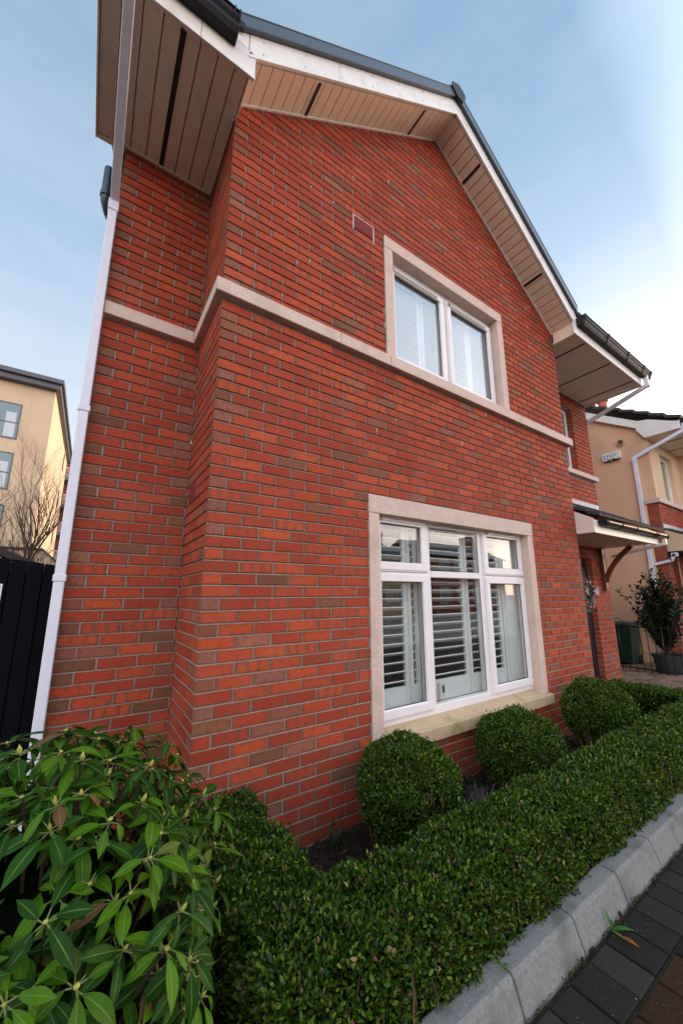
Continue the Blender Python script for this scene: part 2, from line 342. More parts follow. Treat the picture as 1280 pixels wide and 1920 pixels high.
def brick_wall(parent, org, ux, nr, ulen, zb, zt, holes=(), clips=(), parity=0, endhead=True, ustart=0.0, seed=1, name='wall', flip=False):
    """bricks laid in courses of 75 mm; org = corner at u=0, ux = along, nr = outward normal"""
    rr = random.Random(seed)
    org, ux, nr = Vector(org), Vector(ux), Vector(nr); up = Vector((0, 0, 1))
    v, f, cc, pp = [], [], [], []
    mo = MB()
    segs = []   # z intervals split at the stone band so courses restart above it
    def course_list():
        k = 0; z = zb
        while z < zt: yield k, z; k += 1; z = zb + k * 0.075
    flipface = ux.cross(up).dot(nr) < 0
    for k, z in course_list():
        # mortar strip
        for (lo, hi, dl, dh) in ((z - 0.01, z + 0.0005, 0.0035, 0.0135), (z + 0.0005, min(z + 0.065, zt), 0.0065, 0.0065)):
          for (a, b, c, d) in cut((ustart, ulen, lo, hi), holes):
            poly = [(a, c), (b, c), (b, d), (a, d)]
            for cl in clips: poly = clip_poly(poly, *cl) if poly else poly
            if len(poly) < 3 or area(poly) < 1e-7: continue
            n = len(poly); mo.add([org + ux * p[0] + up * p[1] - nr * lerp(dl, dh, min(1, max(0, (p[1] - lo) / max(1e-6, hi - lo)))) for p in poly], [tuple(range(n)) if not flipface else tuple(range(n - 1, -1, -1))])
        u = ustart; first = True; off = (k + parity) % 2
        while u < ulen - 0.012:
            L_ = 0.1025 if (first and off) else 0.215
            e = min(u + L_, ulen)
            if ulen - e < 0.045 and e != ulen: e = e
            ju, jz = rr.uniform(-0.0018, 0.0018), rr.uniform(-0.0012, 0.0012)
            t = rr.random(); head = (L_ < 0.15) or (e - u < 0.15)
            if head: kind = 'p' if t < 0.55 else ('b' if t < 0.75 else 'r')
            else: kind = 'r' if t < 0.68 else ('k' if t < 0.90 else ('b' if t < 0.95 else 'p'))
            base = rr.choice(RED if kind in 'rk' else (BRN if kind == 'b' else PNK)); g = rr.uniform(0.90, 1.09)
            base = (base[0] * g * 0.83, base[1] * g * 0.88, base[2] * g * 0.92)
            ks = rr.uniform(0.30, 0.60) if kind == 'k' else (rr.uniform(0.0, 0.25) if kind == 'r' and rr.random() < 0.4 else 0.0)
            dep = rr.uniform(-0.0009, 0.0009)
            for (a, b, c, d) in cut((u + (ju if not first else 0), e + (ju if e < ulen else 0), z + jz, min(z + 0.065, zt) + jz), holes):
                poly = [(a, c), (b, c), (b, d), (a, d)]
                for cl in clips: poly = clip_poly(poly, *cl) if poly else poly
                if len(poly) < 3 or area(poly) < 2.5e-4 or (b - a) < 0.012 or (d - c) < 0.012: continue
                cx_ = sum(p[0] for p in poly) / len(poly); cz_ = sum(p[1] for p in poly) / len(poly)
                hu = max(1e-4, max(abs(p[0] - cx_) for p in poly)); hz = max(1e-4, max(abs(p[1] - cz_) for p in poly))
                su, sz = max(0.3, 1 - 0.0022 / hu), max(0.3, 1 - 0.0022 / hz)
                n = len(poly); b0 = len(v)
                rings = []
                for (ku, kz, w) in ((1, 1, -0.0150), (1, 1, -0.0022), (su, sz, 0.0)):
                    for p in poly:
                        q = (cx_ + (p[0] - cx_) * ku, cz_ + (p[1] - cz_) * kz)
                        v.append(tuple(org + ux * (q[0] + rr.gauss(0, 0.0006)) + up * (q[1] + rr.gauss(0, 0.0006)) + nr * (w + dep)))
                        cc.append((*base, 1)); pp.append((ks, (q[0] - u) / 0.215, (q[1] - z) / 0.065, 1))
                for r_ in (0, 1):
                    for i in range(n):
                        j = (i + 1) % n; fc = (b0 + r_ * n + i, b0 + r_ * n + j, b0 + (r_ + 1) * n + j, b0 + (r_ + 1) * n + i)
                        f.append(fc if not flipface else fc[::-1])
                fc = tuple(b0 + 2 * n + i for i in range(n)); f.append(fc if not flipface else fc[::-1])
            u = e + 0.01; first = False
    me = bpy.data.meshes.new(name); me.from_pydata(v, [], f); me.update()
    for nm, dat in (('bcol', cc), ('bpar', pp)):
        a = me.color_attributes.new(nm, 'FLOAT_COLOR', 'POINT'); a.data.foreach_set('color', np.array(dat, dtype=np.float32).ravel())
    # join the mortar into the same wall mesh
    nv = len(v)
    bm_v = v + mo.v; bm_f = f + [tuple(nv + i for i in q) for q in mo.f]
    me2 = bpy.data.meshes.new(name); me2.from_pydata(bm_v, [], bm_f); me2.update()
    cc += [(0.3, 0.27, 0.24, 1)] * len(mo.v); pp += [(0, 0, 0, 1)] * len(mo.v)
    for nm, dat in (('bcol', cc), ('bpar', pp)):
        a = me2.color_attributes.new(nm, 'FLOAT_COLOR', 'POINT'); a.data.foreach_set('color', np.array(dat, dtype=np.float32).ravel())
    bpy.data.meshes.remove(me)
    me2.materials.append(M_BRICK); me2.materials.append(M_MORTAR)
    idx = np.zeros(len(bm_f), dtype=np.int32); idx[len(f):] = 1; me2.polygons.foreach_set('material_index', idx)
    o = bpy.data.objects.new(name, me2); col.objects.link(o)
    if parent: o.parent = parent; o.location = -world_loc(parent)
    return o

W = 4.715; D1 = 0.675; D2 = 0.60; XL = -0.675; XR = 7.05
ZE = 5.12; SL = 0.705; AX = 2.3575
def zs(x): return 6.945 - SL * abs(x - AX)     # rake soffit height at the wall

# ================================================================== HOUSE
house = empty('brick_house', (AX, 0, 0), "red brick gabled house with stone window surrounds and white eaves filling the middle", 'house')
UPB, UPT = 3.535, 3.64
Z0 = 0.0
# lower and upper front gable wall; courses above the band start at 3.65
LWH = (1.2375, 3.6125, 0.37, 2.315)
fw = brick_wall(house, (0, 0, 0), (1, 0, 0), (0, -1, 0), W, -0.15, 3.53, holes=[LWH, (1.19, 3.66, 0.365, 0.47)], parity=0, seed=3)
uw = brick_wall(house, (0, 0, 0), (1, 0, 0), (0, -1, 0), W, 3.65, 7.0, holes=[(1.475, 3.40, 3.5, 4.995), (1.112, 1.350, 4.84, 4.995)],
           clips=[(-SL, 1, 6.955 - SL * AX), (SL, 1, 6.955 + SL * AX)], parity=1, seed=4)
# returns
brick_wall(house, (0, D1, 0), (0, -1, 0), (-1, 0, 0), D1 - 0.008, -0.15, 3.53, holes=[(0.115, 0.335, 2.165, 2.32)], parity=0, seed=5)
brick_wall(house, (0, D1, 0), (0, -1, 0), (-1, 0, 0), D1 - 0.008, 3.65, ZE + 0.02, parity=1, seed=6)
brick_wall(house, (W, 0.008, 0), (0, 1, 0), (1, 0, 0), D2 - 0.008, -0.15, 3.53, parity=1, seed=7)
brick_wall(house, (W, 0.008, 0), (0, 1, 0), (1, 0, 0), D2 - 0.008, 3.65, ZE + 0.02, parity=1, seed=8)
# recessed walls
brick_wall(house, (XL, D1, 0), (1, 0, 0), (0, -1, 0), -XL, -0.15, 3.53, parity=0, seed=9)
brick_wall(house, (XL, D1, 0), (1, 0, 0), (0, -1, 0), -XL, 3.65, ZE + 0.02, parity=1, seed=10)
SWH = (5.30 - W, 6.45 - W, 3.64, 4.87); DRH = (5.50 - W, 6.46 - W, -0.2, 2.10)
brick_wall(house, (W, D2, 0), (1, 0, 0), (0, -1, 0), XR - W, -0.15, 3.53, holes=[DRH], parity=1, seed=11)
brick_wall(house, (W, D2, 0), (1, 0, 0), (0, -1, 0), XR - W, 3.65, ZE + 0.02, holes=[SWH], parity=0, seed=12)
# brick reveals of the door and the small window
brick_wall(house, (6.46, D2 + 0.008, 0), (0, 1, 0), (-1, 0, 0), 0.20, 0.0, 2.10, parity=0, seed=13)
brick_wall(house, (6.45, D2 + 0.008, 0), (0, 1, 0), (-1, 0, 0), 0.13, 3.65, 4.87, parity=0, seed=14)
# side walls + back + inner leaf keep the house solid
mb = MB()
mb.box(XL - 0.0, XL + 0.10, D1 + 0.03, 7.0, -0.1, ZE); mb.box(XR - 0.10, XR, D2 + 0.03, 7.0, -0.1, ZE); mb.box(XL, XR, 7.0, 7.1, -0.1, ZE)
# gable triangles of the side walls
for x0 in (XL, XR - 0.10):
    mb.prism([(D1 + 0.03, ZE + 0.001), (7.1, ZE + 0.001), (3.6, 7.55)], 'x', x0, x0 + 0.10)
mb.build('rear_wall', M_BALDARK, house)
mb = MB()   # inner leaf
def leaf(mb, x0, x1, y0, y1, z0, z1, holes):
    for (a, b, c, d) in cut((x0, x1, z0, z1), holes): mb.box(a, b, y0, y1, c, d)
leaf(mb, 0.02, W - 0.02, 0.0175, 0.10, -0.1, 5.25, [(1.30, 3.55, 0.42, 2.22), (1.53, 3.35, 3.60, 4.93)])
mb.prism([(0.02, 5.26), (W - 0.02, 5.26), (AX, 6.90)], 'y', 0.0175, 0.10)
mb.box(0.0175, 0.10, 0.11, D1 + 0.08, -0.1, ZE); mb.box(W - 0.10, W - 0.0175, 0.11, D2 + 0.08, -0.1, ZE)
leaf(mb, XL + 0.11, 0.0, D1 + 0.0175, D1 + 0.10, -0.1, ZE, [])
leaf(mb, W, XR - 0.11, D2 + 0.0175, D2 + 0.10, -0.1, ZE, [(5.40, 6.462, 0.0, 2.10), (5.25, 6.462, 3.60, 4.87)])
mb.build('inner_wall', M_MORTAR, house)

# ---- stone band course, mitred round the corner
band = MB(); PJ = 0.052
for (a, b) in ((-PJ, 0.948), (0.952, 1.486)):
    band.box(a, b, -PJ, 0.10, UPB, UPT)
band.box(1.490, 3.418, -PJ - 0.001, 0.12, UPB, UPT + 0.002)
for (a, b) in ((3.422, 3.87), (3.874, W + PJ + 0.055)):
    band.box(a, b, -PJ, 0.10, UPB, UPT)
band.box(-PJ, 0.09, 0.102, D1 + 0.09, UPB, UPT)
band.box(W - 0.09, W + PJ + 0.055, 0.102, D2 - 0.06, UPB, UPT)
band.box(XL + 0.006, -PJ - 0.002, D1 - PJ, D1 + 0.09, UPB, UPT)
band.build('band_course', M_STONE, house, bevel=0.004)
sill2 = MB(); sill2.box(5.15, 6.72, D2 - PJ, D2 + 0.12, UPB + 0.02, UPT); sill2.box(6.724, 7.10, D2 - PJ, D2 + 0.12, UPB + 0.02, UPT)
band2 = sill2

def window_frame(parent, x0, x1, z0, z1, y, cells, glassm, frame_w=0.045, d=0.06):
    """cells: list of (x0,x1,z0,z1,sash) lights; builds outer frame, sashes and panes"""
    fr = MB()
    fr.box(x0, x1, y, y + d, z0, z0 + frame_w); fr.box(x0, x1, y, y + d, z1 - frame_w, z1)
    fr.box(x0, x0 + frame_w, y + 0.001, y + d - 0.001, z0 + frame_w, z1 - frame_w); fr.box(x1 - frame_w, x1, y + 0.001, y + d - 0.001, z0 + frame_w, z1 - frame_w)
    return fr

def glass_pane(win, x0, x1, z0, z1, y, m):
    g = MB(); g.box(x0 - 0.006, x1 + 0.006, y, y + 0.006, z0 - 0.006, z1 + 0.006); g.build('pane', m, win)
    k = MB()   # black glazing gasket
    t = 0.005
    k.box(x0, x1, y - 0.004, y - 0.001, z0, z0 + t); k.box(x0, x1, y - 0.004, y - 0.001, z1 - t, z1)
    k.box(x0, x0 + t, y - 0.0045, y - 0.001, z0 + t, z1 - t); k.box(x1 - t, x1, y - 0.0045, y - 0.001, z0 + t, z1 - t)
    k.build('gasket', M_BLACK, win)
def ring(mb, x0, x1, z0, z1, w, y0, y1, wb=None):
    wb = wb or w
    mb.box(x0, x1, y0, y1, z0, z0 + wb); mb.box(x0, x1, y0, y1, z1 - w, z1)
    mb.box(x0, x0 + w, y0, y1, z0 + wb, z1 - w); mb.box(x1 - w, x1, y0, y1, z0 + wb, z1 - w)
def vent_bar(win, x0, x1, z, y):
    v = MB(); v.box(x0, x1, y - 0.020, y - 0.001, z, z + 0.010); v.box(x0, x1, y - 0.014, y - 0.001, z - 0.020, z - 0.003)
    v.build('trickle_vent', M_FASCIA, win, bevel=0.002)
    e = MB(); e.box(x0 - 0.022, x0 + 0.004, y - 0.024, y - 0.001, z - 0.022, z + 0.014); e.build('vent_cap', mat('vent_cap_beige', (0.42, 0.30, 0.18), 0.6) if 'vent_cap_beige' not in bpy.data.materials else bpy.data.materials['vent_cap_beige'], win, bevel=0.003)

# ---- lower window
FY = 0.10
fr = MB()
X0, X1, ZB_, ZT_ = 1.30, 3.555, 0.505, 2.205
ring(fr, X0, X1, ZB_, ZT_, 0.075, FY, FY + 0.065, 0.07)
fr.box(1.965, 2.022, FY, FY + 0.065, ZB_ + 0.07, ZT_ - 0.075)        # mullions
fr.box(2.735, 2.800, FY, FY + 0.065, ZB_ + 0.07, ZT_ - 0.075)
fr.box(2.022, 2.735, FY + 0.001, FY + 0.064, 1.662, 1.722)             # transoms
fr.box(X0 + 0.075, 1.965, FY + 0.001, FY + 0.064, 1.672, 1.712); fr.box(2.800, X1 - 0.075, FY + 0.001, FY + 0.064, 1.672, 1.712)
win1 = fr.build('window', M_UPVC, house, bevel=0.004); tag(win1, "large ground floor window with six lights and white shutters")
sash = MB()
for (a, b, c, d) in ((1.352, 1.972, 0.548, 1.690), (1.352, 1.972, 1.702, 2.182), (2.793, 3.506, 0.548, 1.690), (2.793, 3.506, 1.702, 2.182)):
    s_ = MB(); top = c > 1; ring(s_, a, b, c, d, 0.072, FY - 0.018, FY - 0.001, 0.080)
    ring(s_, a + 0.012, b - 0.012, c + 0.012, d - 0.012, 0.060, FY - 0.026, FY - 0.0185, 0.066)
    s_.build('sash', M_UPVC, win1, bevel=0.004)
    glass_pane(win1, a + 0.074, b - 0.074, c + 0.080, d - 0.074, FY + 0.006, M_GLASS)
    if top: vent_bar(win1, a + 0.07, b - 0.05, d - 0.030, FY - 0.026)
glass_pane(win1, 2.024, 2.733, 0.600, 1.660, FY + 0.012, M_GLASS); glass_pane(win1, 2.024, 2.733, 1.724, 2.106, FY + 0.012, M_GLASS)
sr = MB()
sr.box(1.2405, 1.346, -0.010, 0.115, 0.470, 2.160); sr.box(3.504, 3.6095, -0.010, 0.115, 0.470, 2.160)
sr.box(1.2405, 3.6095, -0.012, 0.118, 2.163, 2.3125)
sr.build('stone_surround', M_STONE, win1, bevel=0.003)
sl = MB(); sl.prism([(-0.048, 0.372), (-0.048, 0.462), (-0.040, 0.467), (-0.0005, 0.469), (0.13, 0.515), (0.13, 0.372)], 'x', 1.192, 2.43)
sl.prism([(-0.048, 0.372), (-0.048, 0.462), (-0.040, 0.467), (-0.0005, 0.469), (0.13, 0.515), (0.13, 0.372)], 'x', 2.433, 3.652)
sl.build('sill', M_SILL, win1, bevel=0.003)
def shutters(win, panels, z0, z1, y, pitch, tilt, mid=None, rail=0.11, sw=0.045):
    for (a, b, kind) in panels:
        s_ = MB()
        s_.box(a, a + sw, y, y + 0.028, z0, z1); s_.box(b - sw, b, y, y + 0.028, z0, z1)
        s_.box(a + sw, b - sw, y + 0.001, y + 0.027, z0, z0 + rail); s_.box(a + sw, b - sw, y + 0.001, y + 0.027, z1 - 0.07, z1)
        z = z0 + rail + pitch * 0.5
        while z < z1 - 0.07 - pitch * 0.4:
            c, s__ = math.cos(tilt), math.sin(tilt)
            s_.fbox((0, y + 0.014, z), (1, 0, 0), (0, c, s__), (0, -s__, c), (a + sw, b - sw), (-0.036, 0.036), (-0.0045, 0.0045)); z += pitch
        s_.build('shutter', M_SHUT, win, bevel=0.0015)
shutters(win1, [(1.33, 1.818, 0), (1.826, 1.955, 0), (1.985, 2.620, 0), (2.630, 2.865, 0), (2.875, 3.22, 0)], 0.555, 2.20, 0.205, 0.0755, R(-22), rail=0.19)
# folded back leaf and reveal lining at the right
s_ = MB(); s_.box(3.235, 3.53, 0.20, 0.228, 0.555, 2.20); s_.box(3.27, 3.30, 0.185, 0.199, 0.60, 2.15); s_.build('shutter', M_SHUT, win1, bevel=0.002)
rm = MB()
def room(x0, x1, y0, y1, z0, z1):
    r = MB(); t = 0.02
    r.box(x0 - t, x1 + t, y1, y1 + t, z0 - t, z1 + t); r.box(x0 - t, x0, y0, y1, z0, z1); r.box(x1, x1 + t, y0, y1, z0, z1)
    r.box(x0 - t, x1 + t, y0, y1, z0 - t, z0); r.box(x0 - t, x1 + t, y0, y1, z1, z1 + t); return r
room(0.9, 4.0, 0.167, 3.0, 0.10, 2.45).build('interior', M_ROOM, win1)
ib = MB(); ib.box(1.30, 3.56, 0.168, 0.36, 0.515, 0.545); ib.build('inner_sill', M_SHUT, win1, bevel=0.004)
ad = MB(); ad.box(1.2, 1.9, 0.9, 0.94, 1.05, 1.55); ad.build('wall_picture', mat('teal_cloth', (0.01, 0.16, 0.22), 0.7), win1)

# ---- upper window
fr = MB()
ring(fr, 1.55, 3.33, 3.655, 4.880, 0.070, FY, FY + 0.065, 0.06)
fr.box(2.395, 2.475, FY, FY + 0.064, 3.715, 4.810)
win2 = fr.build('window', M_UPVC, house, bevel=0.004); tag(win2, "upper two light window with closed white shutters")
for (a, b) in ((1.600, 2.418), (2.450, 3.272)):
    s_ = MB(); ring(s_, a, b, 3.70, 4.800, 0.074, FY - 0.020, FY - 0.001, 0.085)
    ring(s_, a + 0.014, b - 0.014, 3.714, 4.786, 0.060, FY - 0.028, FY - 0.0205, 0.066)
    s_.build('sash', M_UPVC, win2, bevel=0.004)
    glass_pane(win2, a + 0.076, b - 0.076, 3.785, 4.725, FY + 0.006, M_GLASS_UP)
    vent_bar(win2, a + 0.05, b - 0.12, 4.760, FY - 0.028)
sr = MB(); TOPU = 4.993
sr.box(1.4785, 1.585, -0.010, 0.115, UPT + 0.004, 4.860); sr.box(3.290, 3.3965, -0.010, 0.115, UPT + 0.004, 4.860)
sr.box(1.4785, 3.3965, -0.012, 0.118, 4.863, TOPU)
sr.build('stone_surround', M_STONE, win2, bevel=0.003)
shutters(win2, [(1.60, 2.15, 0), (2.16, 2.42, 0), (2.45, 2.96, 0), (2.97, 3.30, 0)], 3.68, 4.85, 0.205, 0.074, R(-40), rail=0.09)
room(1.3, 3.6, 0.167, 2.5, 3.58, 5.0).build('interior', mat('pale_room', (0.62, 0.64, 0.66), 0.9), win2)

# ---- small landing window in the recessed wall
fr = MB(); ring(fr, 5.32, 6.447, 3.65, 4.862, 0.07, D2 + 0.10, D2 + 0.16)
win3 = fr.build('window', M_UPVC, house, bevel=0.004); tag(win3, "narrow upper window beside the gable above the canopy")
band2.build('sill', M_STONE, win3, bevel=0.004)
glass_pane(win3, 5.39, 6.377, 3.72, 4.792, D2 + 0.115, M_GLASS)
room(5.2, 6.6, D2 + 0.17, 2.4, 3.5, 5.0).build('interior', M_ROOM, win3)
# ---- front door
dr = MB(); dr.box(5.50, 6.458, D2 + 0.085, D2 + 0.135, -0.05, 2.098)
for (a, b, c, d) in ((5.62, 5.94, 0.15, 0.75), (6.02, 6.34, 0.15, 0.75), (5.62, 5.94, 0.90, 1.95), (6.02, 6.34, 0.90, 1.95)):
    ring(dr, a, b, c, d, 0.03, D2 + 0.075, D2 + 0.0845)
door = dr.build('door', M_DOOR, house, bevel=0.004)
h = MB(); h.tube([(5.60, D2 + 0.04, 1.0), (5.60, D2 + 0.04, 1.25)], 0.011, 8); h.tube([(5.60, D2 + 0.04, 1.02), (5.60, D2 + 0.085, 1.02)], 0.008, 6); h.tube([(5.60, D2 + 0.04, 1.23), (5.60, D2 + 0.085, 1.23)], 0.008, 6)
h.build('handle', mat('brushed_steel', (0.5, 0.5, 0.5), 0.3, metal=1.0), door)

# ---- air bricks
for nm, fn in (('a', 0), ('b', 1)):
    av = MB()
    if fn == 0:
        av.box(1.120, 1.342, -0.003, 0.012, 4.852, 4.988)
        for i in range(11):
            z = 4.862 + i * 0.0112; av.box(1.126, 1.336, -0.009, -0.0035, z, z + 0.0055)
    else:
        av.box(-0.002, 0.012, 0.345, 0.555, 2.172, 2.312)
        for i in range(11):
            z = 2.182 + i * 0.0115; av.box(-0.008, -0.0025, 0.35, 0.55, z, z + 0.0055)
    av.build('air_vent', M_VENTRED, house)
mo = MB(); mo.box(1.108, 1.1185, -0.0045, 0.01, 4.83, 4.995); mo.box(1.3435, 1.3555, -0.0045, 0.01, 4.80, 4.995); mo.box(1.1185, 1.3435, -0.0045, 0.01, 4.990, 4.9985)
mo.split('mortar_patch', mat('pale_mortar', (0.55, 0.47, 0.42), 0.9, noise=0.2, nscale=60), house)

sm_ = MB(); rs_ = random.Random(77)
for i in range(46):
    k = rs_.randint(0, 30); z = 3.65 + k * 0.075; x = (0.215 if (k + 1) % 2 == 0 else 0.1025) + rs_.randint(0, 19) * 0.225
    if i % 9 == 0: k = rs_.randint(30, 46); z = k * 0.075; x = (0.215 if k % 2 == 0 else 0.1025) + rs_.randint(0, 19) * 0.225
    if x > W - 0.1 or z > zs(x) - 0.15 or (1.40 < x < 3.45 and z > 3.6 and z < 5.0) or (1.2 < x < 3.65 and z < 2.35): continue
    h_ = rs_.uniform(0.02, 0.06); w_ = rs_.uniform(0.003, 0.009); o_ = rs_.uniform(-0.004, 0.004)
    sm_.prism([(x + o_, z + 0.065), (x + o_ + w_, z + 0.063), (x + o_ + w_ * 1.3, z + 0.065 - h_ * .6), (x + o_ + w_ * .6, z + 0.065 - h_), (x + o_ - w_ * .2, z + 0.065 - h_ * .5)], 'y', -0.0022, 0.004)
tag(sm_.build('mortar_smear', bpy.data.materials['pale_mortar'], house), kind='stuff')
# ---- rake soffits (boards under the front gable overhang)
YF = -0.305
ct, st = 1 / math.sqrt(1 + SL * SL), SL / math.sqrt(1 + SL * SL)
RAKE = AX / ct
def boards(mb, gv, o, ax, ay, az, ulen, v0, v1, pitch, vents, start=0.0):
    """boards laid across ax, each running along ay; az points down (visible side)"""
    mb.fbox(o, ax, ay, az, (0, ulen), (v0, v1), (-0.034, -0.022))
    edges = []; u = start
    vs = sorted(vents); k = 0
    while u < ulen - 0.002:
        nxt = min(u + pitch, ulen)
        v_in = [q for q in vs if u < q < nxt]
        mb.fbox(o, ax, ay, az, (u + 0.0045, nxt - 0.0045), (v0, v1), (-0.023, 0.007))
        u = nxt
    for q in vs:
        gv.fbox(o, ax, ay, az, (q - 0.017, q + 0.017), (v0 + 0.01, v1 - 0.01), (0.0075, 0.011))
        n = int((v1 - v0) / 0.008)
for sgn in (-1, 1):
    sb, gv = MB(), MB()
    o = (AX, 0, zs(AX)); ax = (sgn * ct, 0, -st); az = (-sgn * st, 0, -ct)
    vents = [0.60, 2.16] if sgn < 0 else [0.56, 2.06]
    boards(sb, gv, o, ax, (0, -1, 0), az, RAKE - (0.0 if sgn < 0 else 0.0), 0.0, 0.285, 0.111, vents)
    sf = sb.build('soffit', M_SOFFIT, house); gv.split('vent_strip', M_VENT, sf)
    tr = MB(); tr.fbox(o, ax, (0, -1, 0), az, (0.02, RAKE - 0.01), (-0.004, 0.014), (0.007, 0.018)); tr.build('edge_trim', M_FASCIA, sf)
    # barge board, its lower lip, and the dark dry verge above
    fb = MB()
    j = [0.0, 1.96, RAKE + 0.012] if sgn < 0 else [0.0, 1.4, RAKE - 0.012]
    for a, b in zip(j[:-1], j[1:]):
        pa, pb = AX + sgn * a * ct, AX + sgn * (b - 0.003) * ct
        za, zb = 6.940 - SL * a * ct, 6.940 - SL * (b - 0.003) * ct
        P = [(pa, za), (pb, zb), (pb, zb + 0.215), (pa, za + 0.215)]
        fb.prism(P, 'y', YF - 0.012, YF + 0.012)
        P = [(pa, za - 0.010), (pb, zb - 0.010), (pb, zb + 0.022), (pa, za + 0.022)]
        fb.prism(P, 'y', YF - 0.018, YF - 0.0125)
    zt_ = 6.940 - SL * AX + 0.215
    if sgn < 0: fb.prism([(-0.125, 5.331), (-0.0125, 5.331), (-0.0125, zt_ - SL * 0.0125), (-0.125, zt_ - SL * 0.125)], 'y', YF - 0.012, YF + 0.012)
    else: fb.prism([(4.708, 5.331), (4.83, 5.331), (4.83, zt_ - SL * 0.115), (4.708, zt_ + SL * 0.007)], 'y', YF - 0.012, YF + 0.012)
    fb.build('barge_board', M_FASCIA, house, bevel=0.003)
    nl = MB()
    for q in np.arange(0.25, RAKE, 0.42):
        for dz in (0.05, 0.17):
            x, z = AX + sgn * q * ct, 6.94 - SL * q * ct + dz
            nl.box(x - 0.004, x + 0.004, YF - 0.0145, YF - 0.0122, z - 0.004, z + 0.004)
    tag(nl.build('nail_heads', M_ALU, house), kind='stuff')
    vg = MB(); L0 = RAKE + (0.13 if sgn < 0 else 0.10)
    pb, zb = AX + sgn * L0 * ct, 7.150 - SL * L0 * ct
    vg.prism([(AX, 7.150), (pb, zb), (pb, zb + 0.115), (AX, 7.265)], 'y', YF - 0.050, YF - 0.014)
    vg.prism([(AX, 7.2665), (pb, zb + 0.1165), (pb, zb + 0.127), (AX, 7.277)], 'y', YF - 0.054, YF + 0.10)
    vg.build('dry_verge', M_VERGE, house, bevel=0.004)
cap = MB()
cap.prism([(AX - 0.10, 7.20), (AX - 0.02, 7.115), (AX + 0.07, 7.10), (AX + 0.13, 7.20), (AX + 0.13, 7.27), (AX + 0.02, 7.335), (AX - 0.10, 7.27)], 'y', YF - 0.066, YF - 0.052)
cap.prism([(AX - 0.14, 7.16), (AX, 7.285), (AX + 0.14, 7.16), (AX + 0.14, 7.20), (AX, 7.335), (AX - 0.14, 7.20)], 'y', YF - 0.050, 2.3)
cap.build('ridge_end_cap', M_BLACK, house, bevel=0.006)

# ---- horizontal eaves either side
def eaves(x0, x1, yw, vents, fasx0, fasx1, left):
    sb, gv = MB(), MB(); y_in = yw
    # visible side down
    o = (x0, y_in, ZE); L_ = x1 - x0
    boards(sb, gv, o, (1, 0, 0), (0, -1, 0), (0, 0, -1), L_, 0.0, y_in - YF - 0.014, 0.111, [q - x0 for q in vents], start=0.0)
    sf = sb.build('soffit', M_SOFFIT, house); gv.split('vent_strip', M_VENT, sf)
    fb = MB(); zf = ZE - 0.016
    cutx = [fasx0, fasx0 + 0.55, fasx1] if left else [fasx0, fasx0 + 0.42, fasx1]
    for a, b in zip(cutx[:-1], cutx[1:]):
        fb.box(a, b - 0.003, YF - 0.012, YF + 0.012, zf, zf + 0.225)
        fb.box(a, b - 0.003, YF - 0.018, YF - 0.0125, zf - 0.010, zf + 0.022)
    fb.build('fascia', M_FASCIA, house, bevel=0.003)
eaves(-0.87, 0.0, D1, [-0.42], -0.872, 0.045, True)
eaves(W, 7.10, D2, [5.06, 5.92, 6.81], 4.685, 7.102, False)
# infill where the left soffit meets the gable overhang, box ends
be = MB()
be.box(0.001, 0.012, YF + 0.014, -0.016, ZE - 0.012, 5.292)
be.box(W - 0.012, W - 0.001, YF + 0.014, -0.016, ZE - 0.012, 5.292)
be.box(-0.884, -0.872, YF - 0.012, D1 + 0.045, ZE - 0.026, ZE + 0.34); be.box(7.103, 7.115, YF - 0.012, D2 + 0.04, ZE - 0.026, ZE + 0.30)
be.box(-0.87, XL - 0.01, D1 + 0.012, D1 + 0.044, ZE - 0.02, ZE + 0.30)
be.split('box_end', M_SOFFIT, house, bevel=0.003)
tr = MB(); tr.box(0.002 + XL, -0.008, D1 - 0.018, D1 - 0.001, ZE - 0.020, ZE - 0.0085); tr.box(-0.020, -0.007, 0.0, D1 - 0.019, ZE - 0.020, ZE - 0.0085)
tr.box(W + 0.002, XR, D2 - 0.018, D2 - 0.001, ZE - 0.020, ZE - 0.0085)
tr.split('eaves_trim', M_SOFFIT, house)
# ---- gutters
def gutter(x0, x1, brackets, parent=house):
    g = MB(); yb = YF - 0.014; z = 5.245
    prof = [(yb, z + 0.115), (yb, z + 0.012), (yb - 0.012, z), (yb - 0.072, z), (yb - 0.092, z + 0.030), (yb - 0.094, z + 0.058), (yb - 0.112, z + 0.082), (yb - 0.116, z + 0.112), (yb - 0.126, z + 0.115), (yb - 0.126, z + 0.122),
            (yb - 0.108, z + 0.122), (yb - 0.106, z + 0.086), (yb - 0.088, z + 0.060), (yb - 0.086, z + 0.032), (yb - 0.069, z + 0.008), (yb - 0.014, z + 0.008), (yb - 0.006, z + 0.014), (yb - 0.006, z + 0.115)]
    g.prism(prof, 'x', x0, x1)
    o = g.build('gutter', M_BLACK, parent)
    c = MB()
    out = [(yb + 0.001, z + 0.118), (yb + 0.001, z + 0.006), (yb - 0.010, z - 0.006), (yb - 0.076, z - 0.006), (yb - 0.098, z + 0.028), (yb - 0.100, z + 0.056), (yb - 0.118, z + 0.080), (yb - 0.132, z + 0.112), (yb - 0.132, z + 0.126), (yb - 0.02, z + 0.126)]
    for x in (x0, x1): c.prism(out, 'x', x - 0.006, x + 0.006)
    for x in (x0 + 0.035, x1 - 0.035): c.prism(out, 'x', x - 0.004, x + 0.004)
    c.split('stop_end', M_BLACK, o)
    for x in brackets:
        b = MB(); b.prism([(p[0] * 1.0 - (0.002), p[1]) for p in out], 'x', x - 0.016, x + 0.016); b.build('gutter_bracket', M_BLACK, o)
gutter(-1.05, -0.115, [-0.55]); gutter(4.78, 7.28, [5.55, 6.30, 6.95])
